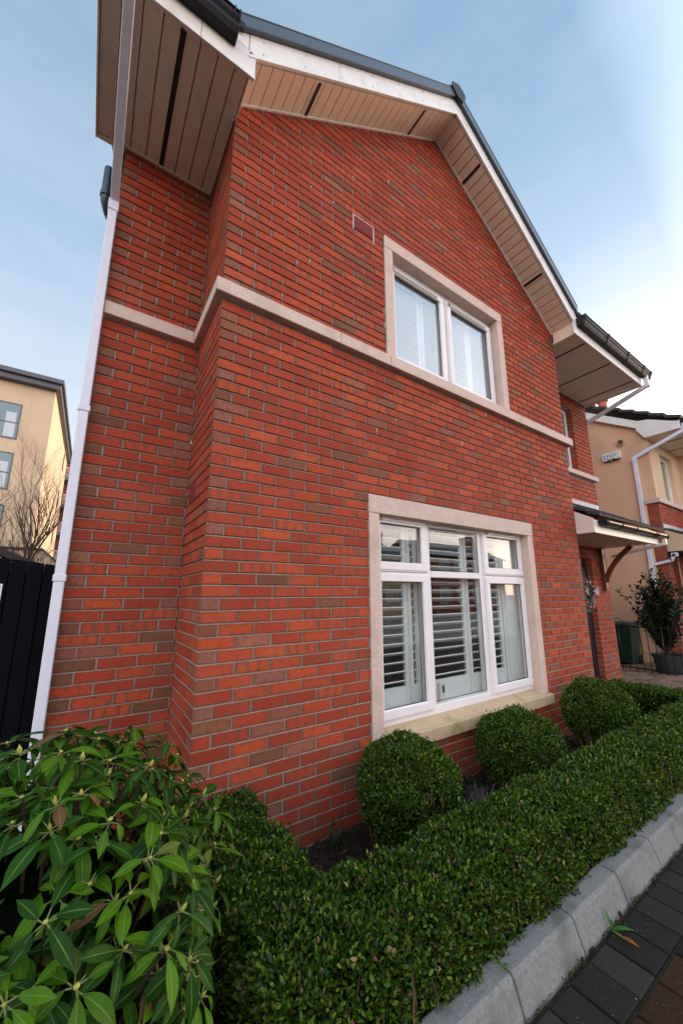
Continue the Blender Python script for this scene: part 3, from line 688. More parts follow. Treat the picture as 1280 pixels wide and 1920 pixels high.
# ---- main roof and gable roof
rf = MB()
def slab(mb, P, t=0.06):   # P quad (4 pts), thickness downward
    P = [Vector(p) for p in P]; n = (P[1] - P[0]).cross(P[3] - P[0]).normalized()
    if n.z < 0: n = -n
    Q = [p - n * t for p in P]; mb.add(P + Q, [(0, 1, 2, 3), (7, 6, 5, 4), (0, 4, 5, 1), (1, 5, 6, 2), (2, 6, 7, 3), (3, 7, 4, 0)])
RY, RZ = 3.6, 5.42 + 0.705 * (3.6 + 0.37)
def roofplane(x0, x1, y0, z0, y1, z1, courses=14):
    for i in range(courses):
        a, b = i / courses, (i + 1) / courses
        ya, yb_ = lerp(y0, y1, a), lerp(y0, y1, b); za, zb_ = lerp(z0, z1, a), lerp(z0, z1, b)
        slab(rf, [(x0, ya, za + 0.022), (x1, ya, za + 0.022), (x1, yb_, zb_ + 0.0), (x0, yb_, zb_ + 0.0)], 0.03)
roofplane(-0.90, -0.06, -0.37, 5.42, RY, RZ); roofplane(4.78, 7.14, -0.37, 5.42, RY, RZ)
roofplane(-0.06, 4.78, 2.0, 5.42 + 0.705 * 2.37, RY, RZ, 6); roofplane(-0.90, 7.14, 7.5, RZ - 0.705 * 3.9, RY, RZ)
for sgn in (-1, 1):   # front gable roof
    for i in range(10):
        a, b = i / 10, (i + 1) / 10; Lr = 2.42
        xa, xb = AX + sgn * Lr * a, AX + sgn * Lr * b; za, zb_ = 7.265 - SL * Lr * a, 7.265 - SL * Lr * b
        slab(rf, [(xa, YF - 0.012, za), (xb, YF - 0.012, zb_ + 0.02), (xb, 2.4, zb_ + 0.02), (xa, 2.4, za)], 0.03)
rf.build('roof', M_SLATE, house)
vb = MB()   # side verge boards
for x0 in (-0.86, 7.085):
    vb.prism([(D1 + 0.05, 5.42), (RY, RZ - 0.20), (RY, RZ - 0.03), (D1 + 0.05 - 0.2, 5.42 + 0.05)], 'x', x0, x0 + 0.018)
vb.split('side_verge_board', M_SOFFIT, house)

# ---- downpipes
PY = 0.632
dp = MB(); dp.sq([(-0.700, PY, 4.46), (-0.700, PY, 0.05)], 0.056, 0.056)
dpo = dp.build('downpipe', M_PIPE, house, bevel=0.005)
for z in (4.40, 2.74, 1.60):
    b = MB(); b.box(-0.734, -0.666, PY - 0.034, PY + 0.036, z, z + 0.042 if z < 4 else z + 0.09); b.build('pipe_socket', M_PIPE, dpo, bevel=0.003)
b = MB(); b.sq([(-0.715, YF - 0.075, 5.26), (-0.715, YF - 0.075, 4.93), (-0.697, PY - 0.005, 4.50)], 0.058, 0.056); b.build('offset_pipe', M_PIPE, dpo, bevel=0.004)
dp = MB(); dp.sq([(7.135, YF - 0.075, 5.26), (7.135, YF - 0.075, 5.09), (7.085, D2 + 0.09, 4.74), (7.085, D2 + 0.09, 0.05)], 0.060, 0.060)
dpo2 = dp.build('downpipe', M_PIPE, house, bevel=0.004)
b = MB(); b.box(7.098, 7.172, YF - 0.114, YF - 0.036, 5.06, 5.12); b.build('pipe_socket', M_PIPE, dpo2, bevel=0.003)
sp_ = MB(); sp_.tube([(-0.80, 1.30, 5.50), (-0.80, 1.30, 5.19), (-0.797, 1.31, 5.14), (-0.77, 1.36, 5.09), (-0.735, 1.42, 5.06), (-0.705, 1.46, 5.0), (-0.70, 1.47, 4.9), (-0.70, 1.47, 0.1)], 0.045, 14)
so = sp_.build('soil_pipe', mat('slate_blue_pipe', (0.035, 0.055, 0.085), 0.35), house, smooth=True)
b = MB(); b.tube([(-0.80, 1.30, 5.18), (-0.80, 1.30, 5.23)], 0.051, 14); b.build('pipe_collar', bpy.data.materials['slate_blue_pipe'], so)

# ---- door canopy
cn = MB()   # structural box: tiles
nC = 6
for i in range(nC):
    a, b = i / nC, (i + 1) / nC
    ya, yb_ = lerp(-0.30, D2 + 0.0, a), lerp(-0.30, D2 - 0.003, b); za, zb_ = lerp(2.49, 2.985, a), lerp(2.49, 2.985, b)
    slab(cn, [(4.722, ya, za + 0.028), (7.02, ya, za + 0.028), (7.02, yb_, zb_), (4.722, yb_, zb_)], 0.028)
    xx = 4.75
    while xx < 7.0:
        cn.tube([(xx, ya, za + 0.030), (xx, yb_, zb_ + 0.006)], 0.016, 6); xx += 0.15
can = cn.build('canopy', M_SLATE, house); tag(can, "slate canopy over the front door")
b = MB(); b.prism([(-0.217, 2.30), (-0.217, 2.470), (0.594, 2.93), (0.594, 2.30)], 'x', 4.722, 4.738); b.prism([(-0.217, 2.30), (-0.217, 2.470), (0.594, 2.93), (0.594, 2.30)], 'x', 6.955, 6.970)
b.box(4.716, 4.7215, -0.219, -0.001, 2.285, 2.312)
b.split('canopy_cheek', mat('cheek_pink_white', (0.74, 0.60, 0.53), 0.45), can, bevel=0.002)
b = MB(); b.box(4.740, 6.953, -0.216, -0.198, 2.285, 2.455); b.box(4.72, 6.953, -0.222, -0.2165, 2.280, 2.318); b.build('canopy_fascia', M_FASCIA, can, bevel=0.002)
b = MB(); b.box(4.740, 6.953, -0.196, D2 - 0.004, 2.306, 2.318)
for x in np.arange(4.75, 6.94, 0.105): b.box(x, x + 0.098, -0.195, D2 - 0.005, 2.298, 2.305)
b.build('canopy_soffit', M_SOFFIT, can)
b = MB(); b.box(4.722, 7.02, D2 - 0.012, D2 - 0.001, 2.95, 3.095); b.add([(4.722, D2 - 0.014, 3.02), (7.02, D2 - 0.014, 3.02), (7.02, D2 - 0.15, 2.945), (4.722, D2 - 0.15, 2.945)], [(0, 1, 2, 3)])
for i in range(5):
    y = D2 - 0.02 - i * 0.1; b.box(4.716, 4.7205, y - 0.1, y, 2.60 + (0.5 - i * 0.08) * 0.5 + 0.16, 3.12 - i * 0.075)
b.build('lead_flashing', M_LEAD, can)
b = MB()
yg, zg = -0.272, 2.435
prof = [(yg + 0.055 * math.cos(t), zg + 0.055 * math.sin(t)) for t in np.linspace(math.pi, 2 * math.pi, 11)] + [(yg + 0.049 * math.cos(t), zg + 0.049 * math.sin(t)) for t in np.linspace(2 * math.pi, math.pi, 11)]
b.prism(prof, 'x', 4.85, 7.14); cg = b.build('canopy_gutter', mat('glossy_black_gutter', (0.015, 0.015, 0.016), 0.25), can)
for x in (4.852, 4.90, 5.35, 5.85, 6.60, 6.70, 7.09, 7.135):
    q = MB(); pr_ = [(yg + 0.061 * math.cos(t), zg + 0.061 * math.sin(t)) for t in np.linspace(math.pi, 2 * math.pi, 11)] + [(yg + 0.05, zg + 0.014), (yg - 0.05, zg + 0.014)]
    q.prism(pr_, 'x', x - 0.010, x + 0.010); q.build('gutter_bracket', M_BLACK, cg)
b = MB(); b.box(6.765, 6.845, D2 - 0.065, D2 - 0.002, 1.56, 2.296)
br = b.build('canopy_bracket', M_TIMBER, can, bevel=0.004)
b = MB(); n = 14; pts = []
for i in range(n + 1):
    t = i / n; y = lerp(D2 - 0.075, 0.02, t) ; z = 1.71 + 0.585 * (1 - (1 - t) ** 1.6) * 1.0
    y = D2 - 0.075 - 0.42 * (t ** 1.5); z = 1.70 + 0.59 * (t ** 0.85); pts.append((y, z))
up_, lo_ = [], []
for i, (y, z) in enumerate(pts):
    a = pts[max(i - 1, 0)]; c = pts[min(i + 1, n)]; d = Vector((c[0] - a[0], c[1] - a[1])).normalized(); nrm = (-d[1], d[0])
    up_.append((y + nrm[0] * 0.032, min(z + nrm[1] * 0.032, 2.296))); lo_.append((y - nrm[0] * 0.032, min(z - nrm[1] * 0.032, 2.296)))
for i in range(n): b.prism([up_[i], up_[i + 1], lo_[i + 1], lo_[i]], 'x', 6.772, 6.838)
b.build('brace', M_TIMBER, br)
b = MB(); b.sq([(7.06, -0.272, 2.38), (7.06, -0.272, 2.30), (7.08, 0.50, 2.16)], 0.05, 0.05); b.build('canopy_downpipe', M_WHITE, can, bevel=0.003)

# ================================================================== things by the house
wr = empty('door_wreath', (6.22, 0.64, 1.50), "silver and pink ribboned wreath hanging on the black front door", 'wreath')
rr = random.Random(5); wl = MB(); wc = MB(); wb = MB()
for i in range(420):
    t = rr.uniform(0, 2 * math.pi); r0 = 0.17 + rr.uniform(-0.05, 0.055); c = Vector((6.22 + r0 * math.cos(t), 0.64 + rr.uniform(-0.06, 0.03), 1.50 + 1.25 * r0 * math.sin(t)))
    d = Vector((rr.uniform(-1, 1), rr.uniform(-1, .3), rr.uniform(-1, 1))).normalized() * 0.045; s = d.cross(Vector((0, 1, 0.3))).normalized() * 0.008
    wl.add([c, c + d * .5 + s, c + d, c + d * .5 - s], [(0, 1, 2, 3)])
wl.build('foliage', mat('frosted_foliage', (0.16, 0.20, 0.14), 0.6, noise=0.4, nscale=30), wr)
for i in range(10):
    t = i * 0.63; wc.tube([(6.22 + .17 * math.cos(t), 0.590, 1.50 + .21 * math.sin(t)), (6.22 + .17 * math.cos(t), 0.570, 1.50 + .21 * math.sin(t))], 0.018, 7)
wc.split('berry', mat('pink_berry', (0.55, 0.16, 0.22), 0.4), wr)
for (dx, dz, s) in ((-.08, .02, 1), (.09, .03, 1), (0, -.13, 1.4)):
    for k in range(5):
        a = k * 0.5 - 1; c = Vector((6.22 + dx, 0.565, 1.52 + dz)); wb.add([c, c + Vector((dx * 1.2 * s + a * .03, -0.04, 0.08 * s * math.cos(a))), c + Vector((dx * 1.9 * s, -0.02, dz * .6)), c + Vector((dx * s, -0.05, -0.07 * s))], [(0, 1, 2, 3)])
wb.build('ribbon', mat('silver_ribbon', (0.55, 0.54, 0.60), 0.35), wr)

ms_ = empty('motion_sensor', (2.20, 0.195, 0.546), "small white sensor box on the inner sill of the large window", 'sensor')
b = MB(); b.box(2.155, 2.235, 0.176, 0.199, 0.546, 0.72); b.build('housing', M_WHITE, ms_, bevel=0.008, seg=2)
b = MB(); b.box(2.185, 2.208, 0.173, 0.1755, 0.635, 0.70); b.build('lens', M_INK, ms_)

# ================================================================== side gate, shed
gt = empty('side_gate', (-1.25, 0.78, 0), "tall black boarded side gate left of the white downpipe", 'gate')
b = MB(); x = -1.86
def gtop(x): return 1.700 + 0.055 * (1 - ((x + 1.30) / 0.60) ** 2)
while x < -0.742:
    x1 = min(x + 0.082, -0.738); b.prism([(x + 0.002, -0.02), (x1 - 0.002, -0.02), (x1 - 0.002, gtop(x1)), (x + 0.002, gtop(x))], 'y', 0.752, 0.772); x = x1
b.build('gate_boards', M_GATE, gt, bevel=0.003)
b = MB(); b.box(-1.86, -0.739, 0.7735, 0.779, 0.0, 1.66); b.build('gap_blocker', M_GATE, gt)  # added sheet stops light showing through the gaps between boards
b = MB(); b.box(-1.86, -0.738, 0.7795, 0.80, 0.2, 0.32); b.box(-1.86, -0.738, 0.7795, 0.80, 1.4, 1.52); b.split('gate_rail', M_GATE, gt)
b = MB(); b.box(-1.25, -0.975, 0.744, 0.7505, 1.445, 1.585); sg = b.build('gate_sign', mat('sign_grey', (0.10, 0.13, 0.15), 0.4), gt)
b = MB(); ring(b, -1.25, -0.975, 1.445, 1.585, 0.008, 0.741, 0.7435); b.build('sign_border', M_WHITE, sg)
sh = empty('garden_shed', (-1.9, 3.2, 0), "dark brown garden shed roof showing behind the black gate", 'shed')
b = MB(); b.box(-3.2, -0.62, 2.4, 4.0, -0.1, 1.55); b.prism([(-3.2, 1.551), (-0.62, 1.551), (-1.9, 2.15)], 'y', 2.42, 4.0); b.build('wall', mat('shed_boards', (0.045, 0.014, 0.010), 0.8, noise=0.3, nscale=10), sh)
b = MB()
for a, c in (((-3.4, 1.50), (-1.9, 2.26)), ((-1.9, 2.26), (-0.60, 1.655))):
    b.prism([(a[0], a[1] - 0.07), (c[0], c[1] - 0.07), (c[0], c[1]), (a[0], a[1])], 'y', 2.30, 4.1)
b.build('roof', mat('shed_felt', (0.040, 0.028, 0.024), 0.8, noise=0.3, nscale=9), sh)

# ================================================================== cream apartment building far left
ap = empty('apartment_building', (-8, 26, 0), "pale cream four storey apartment block with grey eaves beyond the gate", 'building')
AXR = -3.15
b = MB(); b.box(-18, AXR, 22, 35.2, -1, 12.45); b.build('wall', M_CREAM2, ap)
b = MB(); b.box(-4.02, -3.99, 21.985, 21.999, -1, 12.3); b.build('movement_joint', mat('joint_cream', (0.66, 0.54, 0.38), 0.9), ap)
b = MB(); b.box(-18.3, -2.92, 21.62, 35.6, 12.46, 12.75); b.box(-18.3, -2.80, 21.45, 35.8, 12.752, 13.0); b.build('roof', M_ALU, ap, bevel=0.02)
def apt_window(x0, x1, z0, z1, y=22.0):
    f_ = MB(); ring(f_, x0, x1, z0, z1, 0.05, y - 0.03, y - 0.001); f_.box(x0 + (x1 - x0) * 0.30 - 0.03, x0 + (x1 - x0) * 0.30 + 0.03, y - 0.032, y - 0.002, z0 + .05, z1 - .05)
    f_.box(x0 + 0.05, x1 - 0.05, y - 0.031, y - 0.0015, z0 + (z1 - z0) * 0.44, z0 + (z1 - z0) * 0.44 + 0.05)
    f_ = f_.build('window', M_ALU, ap)
    g = MB(); g.box(x0 + 0.05, x1 - 0.05, y - 0.012, y - 0.004, z0 + 0.05, z1 - 0.05); g.build('pane', APG, f_)
    c = MB(); c.box(x1 - 0.55, x1 - 0.15, y - 0.0145, y - 0.0125, z0 + 0.1, z1 - 0.5); c.build('curtain', M_CARPET, f_)
APG = mat('sky_glass', (0.10, 0.19, 0.22), 0.04, 1.0)
for z0 in (9.40, 6.75, 4.05, 1.4):
    apt_window(-6.1, -4.39, z0, z0 + 1.92)
    apt_window(-10.6, -8.6, z0, z0 + 1.92)
for z0 in (10.85, 7.95, 5.3):
    s_ = MB(); s_.box(AXR - 0.05, AXR + 0.012, 31.7, 32.5, z0, z0 + 1.35); s_.build('slot_window', M_INK, ap)
ap2 = empty('balcony_building', (1, 48, 0), "red brick apartment block with glass balconies behind the cream block", 'building')
b = MB(); b.box(-6.0, 12, 48, 56, -1, 17.2); b.build('wall', M_BALDARK, ap2)
for z in (14.2, 11.2, 8.2, 5.2, 2.2):
    b = MB(); b.box(-5.4, -2.0, 46.6, 48, z - 0.35, z); bl = b.build('balcony', M_ALU, ap2)
    b = MB()
    for x in np.arange(-5.38, -2.0, 0.14): b.box(x, x + 0.03, 46.62, 46.65, z, z + 1.0)
    b.box(-5.4, -2.0, 46.6, 46.66, z + 1.0, z + 1.06); b.build('balustrade', M_FASCIA, bl)
    b = MB(); b.box(-5.3, -4.4, 47.96, 47.995, z + 0.02, z + 2.2); b.build('window', APG, ap2)
lw = empty('cream_outbuilding', (-2.2, 15, 0), "low cream rendered gable wall below the balconies", 'building')
b = MB(); b.prism([(-3.6, -0.5), (-1.2, -0.5), (-1.2, 2.35), (-2.15, 3.25), (-3.6, 3.25)], 'y', 16, 18); b.build('wall', M_CREAM2, lw)
b = MB(); b.prism([(-1.1, 2.20), (-1.1, 2.30), (-2.15, 3.33), (-3.6, 3.33), (-3.6, 3.26), (-2.15, 3.26)], 'y', 15.9, 18.1); b.build('roof', M_SLATE, lw)

# ---- bare trees
def bare_tree(base, height, seed, label, lean=(0, 0), spread=0.5, gens=5, r0=0.05):
    rt = random.Random(seed); t = empty('bare_tree', base, label, 'tree', 'bare winter trees behind the gate')
    tr_, br_ = MB(), MB()
    def grow(p, d, L_, r, g, mb):
        n = 4; pts = [p]; rs = [r]; q = p.copy(); dd = d.copy()
        for i in range(n):
            dd = (dd + Vector((rt.gauss(0, .10), rt.gauss(0, .10), rt.gauss(0.02, .05)))).normalized(); q = q + dd * L_ / n; pts.append(q.copy()); rs.append(r * (1 - 0.5 * (i + 1) / n))
        mb.tube(pts, rs, 5 if g < 2 else 3, cap=False)
        if g >= gens: return
        for i in range(rt.randint(4, 6) if g else 9):
            k = rt.randint(1, n) if g else rt.choice([1, 2, 2, 3, 3, 4]); a = rt.uniform(0, 2 * math.pi); s = rt.uniform(0.3, 0.75) * spread * 2
            side = dd.cross(Vector((math.cos(a), math.sin(a), 0.2))).normalized()
            nd = (dd + side * s + Vector((0, 0, 0.18))).normalized(); grow(pts[k], nd, L_ * rt.uniform(0.45, 0.72), rs[k] * 0.62, g + 1, br_)
    grow(Vector(base), Vector((lean[0], lean[1], 1)).normalized(), height * 0.5, r0, 0, tr_)
    tr_.build('trunk', M_BARK, t, smooth=True); br_.build('branches', M_BARK, t)
bare_tree((-2.10, 10.8, -0.2), 6.4, 21, "slender bare tree nearest the white downpipe", gens=4, r0=0.06, spread=0.42)
bare_tree((-3.15, 11.2, -0.2), 7.8, 34, "bare tree at the left edge in front of the block windows", gens=4, r0=0.06, spread=0.55, lean=(.05, 0))
bare_tree((-2.75, 12.4, -0.2), 4.2, 55, "lower bushy bare tree between the other two", gens=4, r0=0.05, spread=0.6)

# ================================================================== neighbour house on the right
NX, NY = 9.95, 0.51
nb = empty('rendered_house', (13, 3, 0), "cream rendered neighbouring house with white downpipe at the right edge", 'house')
b = MB(); b.box(NX, NX + 0.2, NY + 0.21, 8, -0.1, 5.12); b.box(NX, NX + 0.2, NY, NY + 0.209, 3.66, 5.12)
b.prism([(NY + 0.001, 5.121), (8, 5.121), (8, 5.40), (4.2, 7.76), (NY + 0.001, 5.40)], 'x', NX, NX + 0.2); b.build('side_wall', M_CREAM, nb)
b = MB()
for (a, c, d, e) in cut((NX + 0.201, 12.1, 3.66, 5.12), [(10.63, 11.48, 3.68, 4.88)]): b.box(a, c, NY, NY + 0.16, d, e)
b.box(12.1, 12.25, -0.17, NY + 0.16, 3.66, 5.2); b.box(12.25, 16.5, -0.17, -0.02, 3.66, 5.2)
b.prism([(12.1, 5.201), (16.5, 5.201), (14.3, 6.8)], 'y', -0.17, -0.02); b.box(NX + .2, 16.5, 7.9, 8, 0, 5.12)
b.split('front_wall', M_CREAM2, nb)
brick_wall(nb, (NX, NY - 0.012, 0), (1, 0, 0), (0, -1, 0), 2.14, -0.15, 3.54, holes=[(0.55, 1.55, -0.2, 2.1)], seed=41)
brick_wall(nb, (NX - 0.008, NY + 0.20, 0), (0, -1, 0), (-1, 0, 0), 0.2, -0.15, 3.54, seed=42, parity=0)
brick_wall(nb, (12.1, NY, 0), (0, -1, 0), (-1, 0, 0), 0.67, -0.15, 3.54, seed=43, parity=0)
b = MB(); b.box(NX + 0.002, 12.09, NY + 0.003, NY + 0.2, -0.1, 3.55); b.box(12.11, 12.3, -0.16, NY + .1, -0.1, 3.55); b.box(12.3, 16.5, -0.17, 0, -0.1, 3.55); b.build('inner_wall', M_BALDARK, nb)
b = MB(); b.box(NX - 0.05, NX + 0.30, NY - 0.062, NY + 0.23, 3.552, 3.658); b.box(NX + 0.304, 12.05, NY - 0.063, NY + 0.1, 3.553, 3.659); b.box(12.05, 16.5, -0.22, NY - 0.064, 3.552, 3.658); b.build('band_course', M_STONE, nb, bevel=0.004)
b = MB(); ring(b, 10.632, 11.478, 3.685, 4.878, 0.06, NY + 0.09, NY + 0.15); nw = b.build('window', M_UPVC, nb)
b = MB(); b.box(10.69, 11.42, NY + 0.11, NY + 0.12, 3.74, 4.82); b.build('pane', M_GLASS, nw)
b = MB(); b.box(10.5, 11.6, NY + 0.165, NY + 0.19, 3.6, 4.95); b.build('blind', mat('grey_blind', (0.25, 0.25, 0.25), 0.8), nw)
b = MB(); b.box(10.50, 11.50, NY + 0.16, NY + 0.19, -0.05, 2.1); nd_ = b.build('door', M_DOOR, nb)
# eaves box, verge, roof
NV = NX - 0.09
b = MB()
b.prism([(-0.135, 5.10), (0.52, 5.10), (0.66, 5.35), (0.60, 5.56), (0.40, 5.52), (0.02, 5.335), (-0.125, 5.27)], 'x', NV - 0.03, NV - 0.008)
b.build('kneeler_panel', M_FASCIA, nb, bevel=0.003)
b = MB(); sl_ = 0.64
b.prism([(0.6, 5.36), (4.2, 5.36 + 3.6 * sl_), (4.2, 5.36 + 3.6 * sl_ + 0.2), (0.6, 5.56)], 'x', NV - 0.028, NV - 0.009)
b.prism([(7.8, 5.36), (4.2, 5.36 + 3.6 * sl_), (4.2, 5.36 + 3.6 * sl_ + 0.2), (7.8, 5.56)], 'x', NV - 0.028, NV - 0.009)
b.build('barge_board', M_FASCIA, nb, bevel=0.003)
b = MB(); b.prism([(0.56, 5.37), (4.2, 5.37 + 3.64 * sl_), (4.2, 5.38 + 3.64 * sl_), (0.56, 5.38)], 'x', NV - 0.008, NX)
b.box(NV - 0.008, 12.099, -0.12, NY - 0.001, 5.105, 5.12); b.box(12.0, 16.6, -0.42, -0.18, 5.10, 5.115)
for x in np.arange(NV, 12.0, 0.11): b.box(x + 0.003, x + 0.105, -0.118, NY - 0.003, 5.098, 5.1045)
b.build('soffit', M_SOFFIT, nb)
b = MB(); b.box(10.55, 10.585, -0.115, NY - 0.01, 5.092, 5.0975); b.box(11.35, 11.385, -0.115, NY - 0.01, 5.092, 5.0975); b.split('vent_strip', M_VENT, nb)
b = MB(); b.box(NV - 0.007, 12.1, -0.14, -0.121, 5.095, 5.30); b.build('fascia', M_FASCIA, nb)
rf = MB(); nr_ = 16
for i in range(nr_):
    a, c = i / nr_, (i + 1) / nr_
    y0, y1 = lerp(-0.20, 4.2, a), lerp(-0.20, 4.2, c); z0, z1 = lerp(5.33, 7.93, a), lerp(5.33, 7.93, c)
    slab(rf, [(NV - 0.07, y0, z0 + 0.05), (16.6, y0, z0 + 0.05), (16.6, y1, z1 + 0.0), (NV - 0.07, y1, z1 + 0.0)], 0.06)
slab(rf, [(NV - 0.05, 8.6, 5.33), (16.6, 8.6, 5.33), (16.6, 4.2, 7.95), (NV - 0.05, 4.2, 7.95)], 0.05)
slab(rf, [(11.95, -0.5, 5.25), (14.3, -0.5, 6.98), (14.3, 2.8, 6.98), (11.95, 2.8, 5.25)], 0.08); slab(rf, [(16.65, -0.5, 5.25), (14.3, -0.5, 6.98), (14.3, 2.8, 6.98), (16.65, 2.8, 5.25)], 0.08)
rf.build('roof', M_SLATE, nb)
b = MB(); b.prism([(12.0, 5.10), (14.3, 6.80), (14.3, 7.0), (11.9, 5.25)], 'y', -0.46, -0.44); b.prism([(16.6, 5.10), (14.3, 6.80), (14.3, 7.0), (16.7, 5.25)], 'y', -0.46, -0.44); b.build('barge_board', M_FASCIA, nb)
b = MB(); b.box(NV + 0.02, 12.0, -0.26, -0.141, 5.20, 5.33); b.build('gutter', M_BLACK, nb, bevel=0.02)
b = MB(); b.sq([(9.90, -0.20, 5.20), (9.90, -0.20, 5.06), (9.905, 0.80, 4.70), (9.905, 0.80, 1.0)], 0.075, 0.075); b.tube([(9.88, 0.80, 1.1), (9.88, 0.80, 0.0)], 0.036, 10)
ndp = b.build('downpipe', M_PIPE, nb, bevel=0.004)
for z in (4.62, 3.3, 2.05):
    b = MB(); b.box(9.86, 9.948, 0.755, 0.845, z, z + 0.05); b.build('pipe_socket', M_PIPE, ndp)
b = MB(); b.sq([(9.90, 0.83, 2.13), (9.90, 0.42, 2.22), (9.90, 0.36, 2.34)], 0.06, 0.055); b.box(9.87, 9.93, 0.30, 0.41, 2.30, 2.38); b.build('branch_pipe', M_PIPE, ndp)
# neighbour canopy
b = MB()
for i in range(5):
    a, c = i / 5, (i + 1) / 5; slab(b, [(9.98, lerp(-0.35, NY - 0.02, a), lerp(2.55, 2.96, a) + 0.03), (12.1, lerp(-0.35, NY - 0.02, a), lerp(2.55, 2.96, a) + 0.03), (12.1, lerp(-0.35, NY - 0.02, c), lerp(2.55, 2.96, c)), (9.98, lerp(-0.35, NY - 0.02, c), lerp(2.55, 2.96, c))], 0.04)
nc = b.build('canopy', M_SLATE, nb)
b = MB(); b.prism([(-0.28, 2.42), (-0.28, 2.53), (NY - 0.02, 2.93), (NY - 0.02, 2.42)], 'x', 9.99, 10.01); b.box(9.99, 12.1, -0.30, -0.28, 2.42, 2.55); b.box(10.011, 12.1, -0.278, NY - 0.02, 2.42, 2.43); b.split('canopy_cheek', M_CREAM2, nc)
b = MB(); b.box(9.97, 12.1, NY - 0.03, NY - 0.0135, 2.93, 3.06); b.build('lead_flashing', M_LEAD, nc)
b = MB(); b.box(9.95, 12.1, -0.36, NY - 0.02, 2.375, 2.418); b.build('canopy_gutter', M_BLACK, nc)
b = MB(); b.box(10.28, 10.36, NY - 0.09, NY - 0.013, 1.45, 2.374); b.tube([(10.32, NY - 0.09, 1.6), (10.32, NY - 0.22, 1.72), (10.32, NY - 0.42, 2.0), (10.32, NY - 0.5, 2.36)], 0.035, 6); b.build('canopy_bracket', M_TIMBER, nc)
# vent cowl, meter box, chimney
b = MB(); c = Vector((NX - 0.012, 1.04, 5.185))
for i in range(20):
    t = 2 * math.pi * i / 20; t2 = 2 * math.pi * (i + 1) / 20
    P = [c + Vector((w_, r_ * math.cos(q), r_ * math.sin(q))) for (w_, r_) in ((0.0, 0.085), (-0.03, 0.085), (-0.03, 0.065), (0.0, 0.060)) for q in (t, t2)]
    b.add(P, [(0, 1, 3, 2), (2, 3, 5, 4), (4, 5, 7, 6)])
vc = b.build('wall_vent', mat('vent_cream', (0.50, 0.37, 0.19), 0.6), nb)
b = MB(); b.prism([(1.04 + 0.062 * math.cos(t), 5.185 + 0.062 * math.sin(t)) for t in np.linspace(0, 2 * math.pi, 20, endpoint=False)], 'x', NX - 0.008, NX - 0.002); b.build('vent_bore', mat('vent_inner', (0.16, 0.10, 0.04), 0.8), vc)
b = MB(); b.box(NX - 0.06, NX - 0.002, 1.18, 1.40, 0.18, 0.74); b.build('meter_box', mat('meter_box_beige', (0.50, 0.31, 0.19), 0.6), nb, bevel=0.006)
ch = MB(); ch.box(12.0, 12.9, 3.9, 4.6, 7.5, 8.15); ch = ch.build('chimney', M_CREAM, nb)

# chimney pots seen over the roof slope (stack stands on the rear roof)
st_ = empty('chimney_stack', (13.2, 2.4, 5.5), "red chimney pots rising behind the neighbouring roof", 'chimney')
b = MB(); b.box(12.95, 13.55, 2.2, 3.0, 6.0, 7.55); b.build('stack', M_SLATE, st_)
for y, h_ in ((2.75, 0.62), (2.42, 0.45)):
    b = MB(); b.lathe([(0.15, 0), (0.13, 0.05), (0.12, h_ - 0.1), (0.17, h_ - 0.08), (0.17, h_), (0.13, h_), (0.11, 0.1)], (13.2, y, 7.55), 16); b.build('chimney_pot', M_TERRA, st_, smooth=False)

# alarm box
al = empty('alarm_box', (NX - 0.03, 1.26, 4.9), "white alarm bell box on the cream side wall under the round vent", 'alarm')
b = MB(); y0, y1 = 1.055, 1.455
outl = [(1.455, 4.83), (1.44, 4.80), (1.36, 4.795), (1.31, 4.815), (1.20, 4.815), (1.15, 4.795), (1.07, 4.80), (1.055, 4.83), (1.055, 4.965), (1.07, 4.99), (1.16, 4.992), (1.21, 4.975), (1.30, 4.975), (1.35, 4.992), (1.44, 4.99), (1.455, 4.965)]
b.prism(outl, 'x', NX - 0.075, NX - 0.003); b.build('cover', M_WHITE, al, bevel=0.010, seg=2)
b = MB(); b.box(NX - 0.055, NX - 0.012, 1.10, 1.41, 4.775, 4.80); b.build('lamp_base', M_INK, al)
b = MB(); b.lathe([(0.001, -0.012), (0.010, -0.008), (0.012, 0), (0.010, 0.01)], (NX - 0.06, 1.27, 4.782), 10); b.build('indicator', M_WHITE, al)
b = MB()
for (a0, a1, c0, c1) in ((1.325, 1.415, 4.835, 4.850), (1.325, 1.340, 4.851, 4.920), (1.400, 1.415, 4.851, 4.920), (1.310, 1.345, 4.921, 4.938), (1.36, 1.43, 4.921, 4.936), (1.38, 1.395, 4.937, 4.955)):
    b.box(NX - 0.0775, NX - 0.0765, a0, a1, c0, c1)
b.build('logo', M_BLUE, al)
def text(name, body, size, loc, rot, m, parent):
    cu = bpy.data.curves.new(name, 'FONT'); cu.body = body; cu.size = size; cu.extrude = 0.0006
    o = bpy.data.objects.new(name, cu); col.objects.link(o); dg = bpy.context.evaluated_depsgraph_get()
    me = bpy.data.meshes.new_from_object(o.evaluated_get(dg)); bpy.data.objects.remove(o)
    o = bpy.data.objects.new(name, me); col.objects.link(o); me.materials.clear(); me.materials.append(m)
    o.rotation_euler = rot; o.parent = parent; o.location = Vector(loc) - world_loc(parent); return o
rot_t = (R(90), 0, R(-90))
text('lettering', "Fortlock", 0.052, (NX - 0.0775, 1.300, 4.910), rot_t, M_INK, al)
text('lettering', "Alarms", 0.052, (NX - 0.0775, 1.300, 4.865), rot_t, M_INK, al)

# ================================================================== ground
b = MB(); b.add([(-600, -600, -0.16), (600, -600, -0.16), (600, 600, -0.16), (-600, 600, -0.16)], [(0, 1, 2, 3)])
tag(b.build('ground', mat('ground_mat', (0.07, 0.065, 0.055), 0.95, noise=0.2, nscale=0.5)), kind='structure')
